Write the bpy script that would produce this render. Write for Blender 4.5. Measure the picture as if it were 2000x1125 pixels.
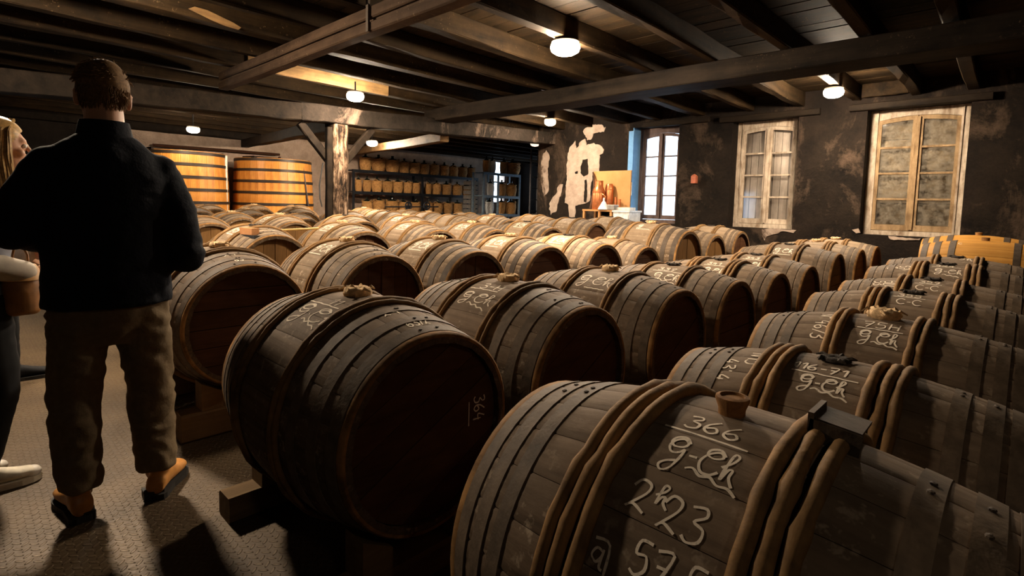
import bpy, bmesh, math, random
from math import sin, cos, pi, radians, sqrt
from mathutils import Vector, Matrix, noise
import numpy as np

S = bpy.context.scene
for o in list(bpy.data.objects):
    bpy.data.objects.remove(o, do_unlink=True)
C = S.collection
RNG = random.Random(7)

# ------------------------------------------------------------------ camera, sky, exposure
EYE = Vector((0, 0, 1.32))
YAW, PITCH, ROLL, FPX, PCX, PCY = radians(43.7), radians(4.4), radians(1.5), 1042.0, 1000.0, 480.0
_f = Vector((-sin(YAW) * cos(PITCH), cos(YAW) * cos(PITCH), -sin(PITCH)))
_r0 = Vector((cos(YAW), sin(YAW), 0))
_u0 = _r0.cross(_f)
CR = _r0 * cos(ROLL) + _u0 * sin(ROLL)
CU = -_r0 * sin(ROLL) + _u0 * cos(ROLL)
cam_d = bpy.data.cameras.new('camera')
cam = bpy.data.objects.new('camera', cam_d)
C.objects.link(cam)
M = Matrix((CR, CU, -_f)).transposed().to_4x4()
M.translation = EYE
cam.matrix_world = M
cam_d.sensor_width = 36.0
cam_d.lens = FPX / 2000 * 36
cam_d.shift_x = 0.0
cam_d.shift_y = -(562.5 - PCY) / 2000
cam_d.clip_start = 0.02
cam_d.clip_end = 200
S.camera = cam

W = bpy.data.worlds.new('world')
S.world = W
W.use_nodes = True
bg = W.node_tree.nodes['Background']
bg.inputs[0].default_value = (0.58, 0.78, 1.0, 1)
bg.inputs[1].default_value = 7.0

S.view_settings.view_transform = 'Standard'
S.view_settings.look = 'None'
S.view_settings.gamma = 1.0
S.view_settings.exposure = 0.18
S.view_settings.use_curve_mapping = False
try:
    S.cycles.use_denoising = True
    S.cycles.max_bounces = 6
    S.cycles.diffuse_bounces = 3
    S.cycles.transparent_max_bounces = 12
    S.cycles.sample_clamp_indirect = 4.0
    S.cycles.caustics_reflective = False
    S.cycles.caustics_refractive = False
except Exception:
    pass
LAMP_COL = (1.0, 0.80, 0.585)
LAMP_E = 820.0


def portal(loc, rot, sx, sy):
    d = bpy.data.lights.new('daylight_portal', 'AREA')
    d.shape = 'RECTANGLE'
    d.size = sx
    d.size_y = sy
    d.cycles.is_portal = True
    o = bpy.data.objects.new('daylight_portal', d)
    C.objects.link(o)
    o.location = loc
    o.rotation_euler = rot
    return o


portal((-5.28, 9.98, 1.95), (radians(90), 0, pi), 0.95, 1.8)      # window beside the plywood board
portal((-15.72, 15.62, 2.2), (radians(90), 0, radians(-90)), 0.8, 2.0)   # far window behind the rack
portal((-12.75, 16.62, 1.95), (radians(90), 0, pi), 1.05, 1.85)   # side window of the far bay
portal((-7.6, -0.98, 1.0), (radians(90), 0, 0), 0.9, 2.0)   # door on the aisle


# ------------------------------------------------------------------ measuring helper
def ray(x, y):
    return _f + CR * ((x - PCX) / FPX) - CU * ((y - PCY) / FPX)


def at(x, y, X=None, Y=None, Z=None):
    """world point on a plane X=, Y= or Z= seen along a measured direction"""
    d = ray(x, y)
    if X is not None:
        k = X / d.x
    elif Y is not None:
        k = Y / d.y
    else:
        k = (Z - EYE.z) / d.z
    return EYE + d * k


# ------------------------------------------------------------------ materials
class NT:
    def __init__(self, name):
        self.m = bpy.data.materials.new(name)
        self.m.use_nodes = True
        self.t = self.m.node_tree
        self.n = self.t.nodes
        self.b = self.n['Principled BSDF']
        self.out = self.n['Material Output']

    def add(self, typ, **kw):
        nd = self.n.new(typ)
        for k, v in kw.items():
            setattr(nd, k, v)
        return nd

    def link(self, a, b):
        self.t.links.new(a, b)

    def val(self, sock, v):
        if hasattr(v, 'is_linked') or hasattr(v, 'links'):
            self.link(v, sock)
        else:
            sock.default_value = v

    def math(self, op, a, b=None, c=None):
        nd = self.add('ShaderNodeMath', operation=op)
        self.val(nd.inputs[0], a)
        if b is not None:
            self.val(nd.inputs[1], b)
        if c is not None:
            self.val(nd.inputs[2], c)
        return nd.outputs[0]

    def coords(self, scale=(1, 1, 1), kind='Object'):
        tc = self.add('ShaderNodeTexCoord')
        mp = self.add('ShaderNodeMapping')
        mp.inputs['Scale'].default_value = scale
        self.link(tc.outputs[kind], mp.inputs[0])
        return mp.outputs[0]

    def world(self, scale=(1, 1, 1)):
        g = self.add('ShaderNodeNewGeometry')
        mp = self.add('ShaderNodeMapping')
        mp.inputs['Scale'].default_value = scale
        self.link(g.outputs['Position'], mp.inputs[0])
        return mp.outputs[0]

    def noise(self, vec, scale, detail=4, rough=0.6, dist=0.0):
        nd = self.add('ShaderNodeTexNoise')
        nd.inputs['Scale'].default_value = scale
        nd.inputs['Detail'].default_value = detail
        nd.inputs['Roughness'].default_value = rough
        nd.inputs['Distortion'].default_value = dist
        if vec is not None:
            self.link(vec, nd.inputs['Vector'])
        return nd.outputs['Fac']

    def ramp(self, fac, stops):
        nd = self.add('ShaderNodeValToRGB')
        el = nd.color_ramp.elements
        el[0].position, el[0].color = stops[0][0], (*stops[0][1], 1)
        el[1].position, el[1].color = stops[-1][0], (*stops[-1][1], 1)
        for p, c in stops[1:-1]:
            e = el.new(p)
            e.color = (*c, 1)
        self.link(fac, nd.inputs[0])
        return nd.outputs[0]

    def rng(self, fac, a, b, c=0.0, d=1.0):
        nd = self.add('ShaderNodeMapRange')
        nd.inputs[1].default_value = a
        nd.inputs[2].default_value = b
        nd.inputs[3].default_value = c
        nd.inputs[4].default_value = d
        self.link(fac, nd.inputs[0])
        return nd.outputs[0]

    def mix(self, fac, a, b, blend='MIX'):
        nd = self.add('ShaderNodeMix', data_type='RGBA', blend_type=blend)
        self.val(nd.inputs[0], fac)
        for i, v in ((6, a), (7, b)):
            if isinstance(v, tuple):
                nd.inputs[i].default_value = (*v, 1)
            else:
                self.link(v, nd.inputs[i])
        return nd.outputs[2]

    def bump(self, h, strength=0.3, dist=0.01):
        nd = self.add('ShaderNodeBump')
        nd.inputs['Strength'].default_value = strength
        nd.inputs['Distance'].default_value = dist
        self.link(h, nd.inputs['Height'])
        self.link(nd.outputs[0], self.b.inputs['Normal'])

    def rand(self):
        return self.add('ShaderNodeObjectInfo').outputs['Random']

    def fin(self, col, rough=0.7, metal=0.0, spec=0.3):
        self.val(self.b.inputs['Base Color'], (*col, 1) if isinstance(col, tuple) else col)
        self.val(self.b.inputs['Roughness'], rough)
        self.b.inputs['Metallic'].default_value = metal
        self.b.inputs['Specular IOR Level'].default_value = spec
        return self.m


def wood(name, dark, light, grain=(1.5, 24, 24), rough=0.75, dust=None, dust_amt=0.5, var=0.35, bump=0.35, spec=0.10, world=False, spots=None):
    t = NT(name)
    v = t.world(grain) if world else t.coords(grain)
    n1 = t.noise(v, 1.0, 6, 0.65, 0.4)
    v2 = t.world((1, 1, 1)) if world else t.coords((1, 1, 1))
    n2 = t.noise(v2, 5.0, 4, 0.6)
    n3 = t.noise(v2, 38.0, 3, 0.6)
    f = t.math('ADD', t.math('MULTIPLY', n1, 0.65), t.math('MULTIPLY', n2, 0.35))
    col = t.ramp(f, [(0.33, dark), (0.68, light)])
    k = t.math('ADD', t.math('MULTIPLY', t.rand(), var), 1.0 - var / 2)
    hs = t.add('ShaderNodeHueSaturation')
    t.link(col, hs.inputs['Color'])
    t.link(k, hs.inputs['Value'])
    col = hs.outputs[0]
    if dust:
        g = t.add('ShaderNodeNewGeometry')
        sp = t.add('ShaderNodeSeparateXYZ')
        t.link(g.outputs['Normal'], sp.inputs[0])
        up = t.rng(sp.outputs[2], 0.15, 0.95)
        w = t.noise(t.world((1, 1, 1)), 7.0, 5, 0.7)
        a = t.math('MULTIPLY', t.math('MULTIPLY', up, t.rng(w, 0.35, 0.7, 0.35, 1.0)), dust_amt)
        col = t.mix(a, col, dust)
    if spots:
        w = t.noise(t.world((1, 1, 1)), 26.0, 3, 0.7)
        w2 = t.noise(t.world((1, 1, 1)), 1.7, 4, 0.7)
        a = t.math('MULTIPLY', t.rng(w, *((0.57, 0.67) if dust else (0.62, 0.72))), t.rng(w2, *((0.43, 0.62) if dust else (0.47, 0.67))))
        col = t.mix(a, col, spots)
    t.bump(t.math('ADD', n1, t.math('MULTIPLY', n3, 0.5)), bump, 0.004)
    return t.fin(col, rough, 0, spec)


def plain(name, col, rough=0.6, metal=0.0, spec=0.4, var=0.0, nz=0.25, scale=14, bump=0.0, emit=None):
    t = NT(name)
    n = t.noise(t.coords((1, 1, 1)), scale, 4, 0.6)
    c = t.mix(t.rng(n, 0.3, 0.7), tuple(x * (1 - nz) for x in col), tuple(min(1, x * (1 + nz)) for x in col))
    if var:
        hs = t.add('ShaderNodeHueSaturation')
        t.link(c, hs.inputs['Color'])
        t.link(t.math('ADD', t.math('MULTIPLY', t.rand(), var), 1 - var / 2), hs.inputs['Value'])
        c = hs.outputs[0]
    if bump:
        t.bump(n, bump, 0.01)
    return t.fin(c, rough, metal, spec)


MT = {}
MT['stave'] = wood('barrel_oak_dark', (0.055, 0.036, 0.022), (0.225, 0.155, 0.10), (1.2, 22, 22), 0.75, (0.30, 0.225, 0.16), 0.6, 0.30, 0.4, 0.12, False, (0.36, 0.28, 0.20))
MT['stave_b'] = wood('barrel_oak_brown', (0.065, 0.042, 0.024), (0.265, 0.18, 0.108), (1.2, 22, 22), 0.66, (0.34, 0.26, 0.18), 0.7, 0.32, 0.45, 0.12, False, (0.44, 0.34, 0.24))
MT['stave_c'] = wood('barrel_oak_dusty', (0.085, 0.056, 0.033), (0.33, 0.225, 0.14), (1.2, 22, 22), 0.70, (0.42, 0.32, 0.22), 0.75, 0.3, 0.45, 0.12, False, (0.5, 0.4, 0.28))
MT['stave_o'] = wood('barrel_oak_new', (0.34, 0.15, 0.028), (0.56, 0.29, 0.07), (1.0, 16, 16), 0.5, None, 0, 0.22, 0.2)
MT['head'] = wood('barrel_head_wood', (0.050, 0.022, 0.011), (0.12, 0.055, 0.026), (6, 2, 14), 0.7, None, 0, 0.25, 0.3)
MT['head_l'] = wood('barrel_head_pale', (0.11, 0.055, 0.018), (0.25, 0.13, 0.045), (6, 14, 2), 0.7, None, 0, 0.25, 0.3)
MT['chime'] = wood('worn_chime_wood', (0.05, 0.027, 0.012), (0.42, 0.22, 0.078), (10, 10, 10), 0.7, None, 0, 0.2, 0.5)
MT['iron'] = plain('old_iron_hoop', (0.068, 0.047, 0.030), 0.7, 0.1, 0.4, 0.3, 0.35, 22, 0.25)
MT['iron_b'] = plain('rusted_iron_hoop', (0.125, 0.087, 0.055), 0.72, 0.05, 0.35, 0.3, 0.35, 22, 0.25)
MT['withy'] = wood('chestnut_withy', (0.075, 0.040, 0.016), (0.38, 0.21, 0.078), (9, 9, 9), 0.68, (0.22, 0.17, 0.12), 0.3, 0.3, 0.8)
MT['rag'] = plain('burlap_rag', (0.62, 0.43, 0.24), 0.9, 0, 0.1, 0.3, 0.4, 40, 0.6)
MT['rag_d'] = plain('dark_oiled_rag', (0.035, 0.028, 0.022), 0.85, 0, 0.1, 0.3, 0.4, 40, 0.6)
MT['cork'] = wood('cork_bung', (0.10, 0.045, 0.018), (0.34, 0.17, 0.06), (30, 30, 30), 0.8, None, 0, 0.2, 0.8)
MT['rail'] = wood('skid_timber', (0.10, 0.062, 0.03), (0.23, 0.15, 0.075), (14, 1.2, 14), 0.75, None, 0, 0.25, 0.4)
MT['joist'] = wood('sooty_joist', (0.004, 0.0027, 0.0018), (0.034, 0.020, 0.009), (9, 0.8, 9), 0.72, None, 0, 0.45, 0.5, 0.06, False, (0.20, 0.13, 0.07))
MT['joist_l'] = wood('bare_joist', (0.10, 0.055, 0.02), (0.36, 0.21, 0.085), (9, 0.8, 9), 0.7, None, 0, 0.2, 0.5, 0.3, False, (0.05, 0.03, 0.02))
MT['joist_m'] = wood('lit_far_beam', (0.04, 0.022, 0.009), (0.17, 0.10, 0.045), (0.8, 9, 9), 0.7, None, 0, 0.2, 0.5, 0.08, False, (0.02, 0.013, 0.008))  # lamplight on the far beam put into this lighter colour
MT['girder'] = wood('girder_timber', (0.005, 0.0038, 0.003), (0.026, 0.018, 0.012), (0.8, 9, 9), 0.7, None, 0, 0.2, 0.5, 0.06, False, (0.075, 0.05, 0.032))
MT['girder_a'] = wood('lit_girder_timber', (0.022, 0.013, 0.008), (0.085, 0.052, 0.031), (0.8, 9, 9), 0.7, None, 0, 0.2, 0.5, 0.08, False, (0.30, 0.21, 0.13))  # girder timber lightened in colour for its lamplit face
MT['plank'] = wood('ceiling_plank', (0.0025, 0.0018, 0.0013), (0.034, 0.020, 0.0085), (0.9, 9, 9), 0.75, None, 0, 0.6, 0.4, 0.06, False, (0.22, 0.13, 0.05))
_t = NT('scaling_post')
_n1 = _t.noise(_t.coords((16, 16, 3.5)), 1.0, 7, 0.72, 0.8)
_n2 = _t.noise(_t.coords((1, 1, 0.5)), 6.0, 5, 0.7)
_c = _t.ramp(_t.math('ADD', _t.math('MULTIPLY', _n1, 0.6), _t.math('MULTIPLY', _n2, 0.4)), [(0.44, (0.012, 0.008, 0.006)), (0.50, (0.10, 0.062, 0.038)), (0.58, (0.30, 0.21, 0.145))])
_t.bump(_n1, 1.0, 0.02)
MT['post'] = _t.fin(_c, 0.85, 0, 0.1)
MT['vat'] = wood('vat_oak', (0.42, 0.145, 0.018), (0.72, 0.33, 0.062), (10, 10, 1.2), 0.45, None, 0, 0.28, 0.2, 0.4)
MT['vat_iron'] = plain('vat_hoop_iron', (0.03, 0.02, 0.014), 0.5, 0.2)
MT['steel_w'] = plain('white_pipe', (0.75, 0.70, 0.62), 0.4)
MT['pipe'] = plain('brown_pipe', (0.10, 0.045, 0.025), 0.4, 0.5)
MT['rack'] = plain('dark_rack_steel', (0.02, 0.022, 0.028), 0.45, 0.3)
MT['rack_b'] = plain('blue_lit_rack_steel', (0.24, 0.32, 0.40), 0.4, 0.2)  # blue daylight on the uprights put into the steel colour
MT['wicker'] = wood('wicker', (0.22, 0.095, 0.028), (0.85, 0.47, 0.18), (30, 30, 60), 0.75, None, 0, 0.3, 1.0)
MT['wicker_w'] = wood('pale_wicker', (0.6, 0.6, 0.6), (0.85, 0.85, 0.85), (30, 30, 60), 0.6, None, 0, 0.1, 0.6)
MT['glassd'] = plain('dark_bottle_glass', (0.012, 0.016, 0.012), 0.12, 0, 0.5)
MT['chimney'] = plain('crate_grey', (0.24, 0.22, 0.2), 0.7)
MT['ply'] = wood('plywood', (0.44, 0.21, 0.075), (0.58, 0.31, 0.125), (2, 10, 2), 0.55, None, 0, 0.1, 0.1)
MT['copper'] = plain('copper', (0.55, 0.19, 0.07), 0.35, 0.75, 0.5)
MT['whitep'] = plain('white_plastic', (0.78, 0.78, 0.76), 0.4)
MT['paper'] = plain('white_paper_label', (0.72, 0.68, 0.6), 0.6)
MT['frame_w'] = wood('weathered_white_paint', (0.16, 0.10, 0.055), (0.66, 0.56, 0.44), (15, 15, 4), 0.7, None, 0, 0.2, 0.8, 0.2, False, (0.07, 0.045, 0.028))
MT['frame_o'] = wood('bare_ochre_sash', (0.10, 0.055, 0.022), (0.44, 0.30, 0.16), (15, 15, 4), 0.7, None, 0, 0.2, 0.8, 0.2, False, (0.06, 0.036, 0.02))
MT['frame_d'] = wood('dark_sash_wood', (0.05, 0.035, 0.035), (0.20, 0.14, 0.12), (11, 11, 3), 0.65, None, 0, 0.2, 0.6)
MT['shutter'] = wood('white_shutter_board', (0.40, 0.33, 0.26), (0.74, 0.66, 0.57), (14, 14, 2), 0.7, None, 0, 0.12, 0.3)
MT['infill'] = wood('grimy_infill_board', (0.045, 0.032, 0.018), (0.46, 0.36, 0.23), (4, 4, 7), 0.8, None, 0, 0.1, 0.8)
MT['brass'] = plain('brass_collar', (0.5, 0.5, 0.5), 0.25, 0.9)
MT['orange'] = plain('orange_plastic', (0.6, 0.16, 0.06), 0.45)
MT['redmetal'] = plain('terracotta_box', (0.42, 0.12, 0.06), 0.6)
MT['navy'] = plain('navy_wool', (0.0055, 0.007, 0.012), 0.85, 0, 0.15, 0, 0.3, 60, 0.3)
MT['khaki'] = plain('khaki_cotton', (0.165, 0.120, 0.070), 0.85, 0, 0.15, 0, 0.15, 40, 0.3)
MT['blackc'] = plain('black_cloth', (0.008, 0.008, 0.009), 0.8, 0, 0.2)
MT['tanl'] = plain('tan_leather', (0.50, 0.22, 0.05), 0.45, 0, 0.5, 0, 0.25, 20, 0.15)
MT['sole'] = plain('black_rubber', (0.012, 0.011, 0.010), 0.7)
MT['skin'] = plain('skin', (0.58, 0.32, 0.20), 0.5, 0, 0.4, 0, 0.08, 8)
MT['hairb'] = plain('brown_hair', (0.17, 0.10, 0.046), 0.75, 0, 0.15, 0, 0.45, 90)
MT['hairy'] = plain('blonde_hair', (0.52, 0.32, 0.11), 0.45, 0, 0.5, 0, 0.4, 70)
MT['haird'] = plain('dark_hair', (0.02, 0.014, 0.01), 0.5, 0, 0.5)
MT['greyj'] = plain('blue_grey_jacket', (0.14, 0.15, 0.18), 0.8)
MT['shirt'] = plain('pale_blue_shirt', (0.5, 0.56, 0.66), 0.8)
MT['sleeve'] = plain('cream_sleeve', (0.46, 0.40, 0.32), 0.8)
MT['bag'] = plain('brown_leather_bag', (0.24, 0.105, 0.03), 0.5, 0, 0.4, 0, 0.3, 12, 0.2)
MT['bagflap'] = plain('tan_bag_flap', (0.50, 0.27, 0.09), 0.5)
MT['canvas'] = plain('white_canvas_shoe', (0.66, 0.60, 0.48), 0.7)
MT['eye'] = plain('eye_white', (0.7, 0.66, 0.6), 0.3)
MT['iris'] = plain('dark_iris', (0.03, 0.02, 0.015), 0.3)
MT['lip'] = plain('lip', (0.42, 0.15, 0.10), 0.5)
MT['mopwood'] = wood('squeegee_wood', (0.35, 0.15, 0.06), (0.55, 0.28, 0.12), (10, 10, 10), 0.6)
MT['handle_y'] = wood('pale_broom_handle', (0.52, 0.32, 0.09), (0.72, 0.48, 0.17), (10, 10, 10), 0.5)
MT['cable'] = plain('black_cable', (0.03, 0.028, 0.026), 0.5)
MT['cable_w'] = plain('pale_cable', (0.4, 0.36, 0.3), 0.5)


def mat_floor():
    t = NT('tread_plate_floor')
    v = t.world((1, 1, 1))
    sp = t.add('ShaderNodeSeparateXYZ')
    t.link(v, sp.inputs[0])
    CELL = 0.046

    def lug(ox, oy, sgn):
        fx = t.math('SUBTRACT', t.math('FRACT', t.math('ADD', t.math('DIVIDE', sp.outputs[0], CELL), ox)), 0.5)
        fy = t.math('SUBTRACT', t.math('FRACT', t.math('ADD', t.math('DIVIDE', sp.outputs[1], CELL), oy)), 0.5)
        a = t.math('MULTIPLY', t.math('ADD', fx, t.math('MULTIPLY', fy, sgn)), 0.7071 / 0.40)
        b = t.math('MULTIPLY', t.math('SUBTRACT', fx, t.math('MULTIPLY', fy, sgn)), 0.7071 / 0.13)
        d = t.math('ADD', t.math('MULTIPLY', a, a), t.math('MULTIPLY', b, b))
        return t.math('MAXIMUM', t.math('SUBTRACT', 1.0, d), 0.0)
    h = t.math('MAXIMUM', lug(0, 0, 1.0), lug(0.5, 0.5, -1.0))
    h = t.math('MINIMUM', t.math('MULTIPLY', h, 2.2), 1.0)
    n = t.noise(v, 2.2, 5, 0.65)
    n2 = t.noise(v, 60, 3, 0.6)
    col = t.ramp(n, [(0.3, (0.046, 0.029, 0.014)), (0.7, (0.105, 0.069, 0.035))])
    col = t.mix(t.math('MULTIPLY', h, 0.30), col, (0.17, 0.118, 0.066))
    t.bump(t.math('ADD', h, t.math('MULTIPLY', n2, 0.12)), 0.9, 0.006)
    return t.fin(col, t.rng(n2, 0.3, 0.7, 0.42, 0.68), 0.25, 0.4)


def mat_wall(name, dark, light, patch=None, sc=1.0, th=(0.52, 0.62), streak=True, rough=0.9):
    t = NT(name)
    v = t.world((1, 1, 1))
    n1 = t.noise(v, 2.3 * sc, 7, 0.68)
    n2 = t.noise(v, 18, 5, 0.7)
    f = t.math('ADD', t.math('MULTIPLY', n1, 0.7), t.math('MULTIPLY', n2, 0.3))
    col = t.ramp(f, [(0.36, dark), (0.66, light)])
    if patch:
        w = t.noise(t.world((1, 1, 0.55)), 1.15, 8, 0.72, 0.6)
        w2 = t.noise(v, 9.0, 4, 0.7)
        a = t.rng(t.math('ADD', t.math('MULTIPLY', w, 0.85), t.math('MULTIPLY', w2, 0.15)), th[0], th[1])
        col = t.mix(a, col, patch)
    t.bump(t.math('ADD', t.math('MULTIPLY', n1, 1.2), t.math('MULTIPLY', n2, 0.7)), 0.6, 0.03)
    return t.fin(col, rough, 0, 0.15)


MT['floor'] = mat_floor()
MT['soot'] = mat_wall('soot_blackened_wall', (0.004, 0.0027, 0.0021), (0.019, 0.0125, 0.0085), (0.085, 0.056, 0.037), 1.0, (0.53, 0.68))
MT['plaster'] = mat_wall('cream_lime_plaster', (0.34, 0.245, 0.185), (0.58, 0.44, 0.345), (0.13, 0.09, 0.065), 1.0, (0.64, 0.72))
MT['patch'] = mat_wall('bare_plaster_patch', (0.28, 0.21, 0.165), (0.46, 0.365, 0.29), (0.07, 0.047, 0.033), 2.6, (0.56, 0.63))
MT['darkwall'] = mat_wall('dark_wall', (0.008, 0.006, 0.005), (0.022, 0.016, 0.012))
MT['xbeam'] = mat_wall('plastered_beam', (0.009, 0.007, 0.005), (0.032, 0.023, 0.017), (0.17, 0.12, 0.088), 1.5, (0.54, 0.64))
MT['blue'] = mat_wall('daylight_blue_reveal', (0.13, 0.30, 0.56), (0.20, 0.42, 0.74))  # blue of the daylight is put into this colour


def mat_lamp(name, e, col=LAMP_COL):
    t = NT(name)
    em = t.add('ShaderNodeEmission')
    em.inputs[0].default_value = (*col, 1)
    em.inputs[1].default_value = e
    t.link(em.outputs[0], t.out.inputs[0])
    return t.m


MT['sheet_white'] = plain('pane_sheet_white', (0.8, 0.8, 0.78), 0.9)
MT['lamp'] = mat_lamp('lamp_glow', LAMP_E)
MT['lamp_far'] = mat_lamp('lamp_glow_far', LAMP_E * 0.38)
MT['lamp_rack'] = mat_lamp('lamp_glow_rack', LAMP_E * 2.0)
MT['lamp_fill'] = mat_lamp('fill_glow_behind', LAMP_E * 0.035)
MT['lamp_weak'] = mat_lamp('lamp_glow_weak', 1.6, (1.0, 0.72, 0.5))


def mat_chalk():
    t = NT('chalk')
    v = t.world((1, 1, 1))
    n = t.noise(v, 90, 3, 0.7)
    t.b.inputs['Base Color'].default_value = (0.92, 0.80, 0.64, 1)
    t.b.inputs['Roughness'].default_value = 0.95
    tr = t.add('ShaderNodeBsdfTransparent')
    mx = t.add('ShaderNodeMixShader')
    t.link(t.rng(n, 0.25, 0.45, 0.45, 1.0), mx.inputs[0])
    t.link(tr.outputs[0], mx.inputs[1])
    t.link(t.b.outputs[0], mx.inputs[2])
    t.link(mx.outputs[0], t.out.inputs[0])
    return t.m


def mat_smear():
    t = NT('rubbed_chalk')
    v = t.world((1, 1, 1))
    n = t.noise(v, 16, 5, 0.75)
    t.b.inputs['Base Color'].default_value = (0.60, 0.50, 0.40, 1)
    t.b.inputs['Roughness'].default_value = 0.95
    tr = t.add('ShaderNodeBsdfTransparent')
    mx = t.add('ShaderNodeMixShader')
    t.link(t.rng(n, 0.36, 0.66, 0.0, 0.75), mx.inputs[0])
    t.link(tr.outputs[0], mx.inputs[1])
    t.link(t.b.outputs[0], mx.inputs[2])
    t.link(mx.outputs[0], t.out.inputs[0])
    return t.m


def mat_pane(name, clear, dirt=(0.3, 0.26, 0.2)):
    t = NT(name)
    tr = t.add('ShaderNodeBsdfTransparent')
    gl = t.add('ShaderNodeBsdfGlossy')
    gl.inputs['Roughness'].default_value = 0.06
    fr = t.add('ShaderNodeFresnel')
    fr.inputs[0].default_value = 1.45
    m1 = t.add('ShaderNodeMixShader')
    t.link(t.math('MULTIPLY', fr.outputs[0], 0.8), m1.inputs[0])
    t.link(tr.outputs[0], m1.inputs[1])
    t.link(gl.outputs[0], m1.inputs[2])
    df = t.add('ShaderNodeBsdfDiffuse')
    df.inputs[0].default_value = (*dirt, 1)
    n = t.noise(t.world((1, 1, 1)), 9, 6, 0.75)
    m2 = t.add('ShaderNodeMixShader')
    t.link(t.rng(n, 0.38, 0.75, 0.0, 1.0 - clear), m2.inputs[0])
    t.link(m1.outputs[0], m2.inputs[1])
    t.link(df.outputs[0], m2.inputs[2])
    t.link(m2.outputs[0], t.out.inputs[0])
    return t.m


MT['chalk'] = mat_chalk()
MT['smear'] = mat_smear()
MT['pane'] = mat_pane('window_glass', 0.95)
MT['pane_d'] = mat_pane('grimy_window_glass', 0.35)


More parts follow.
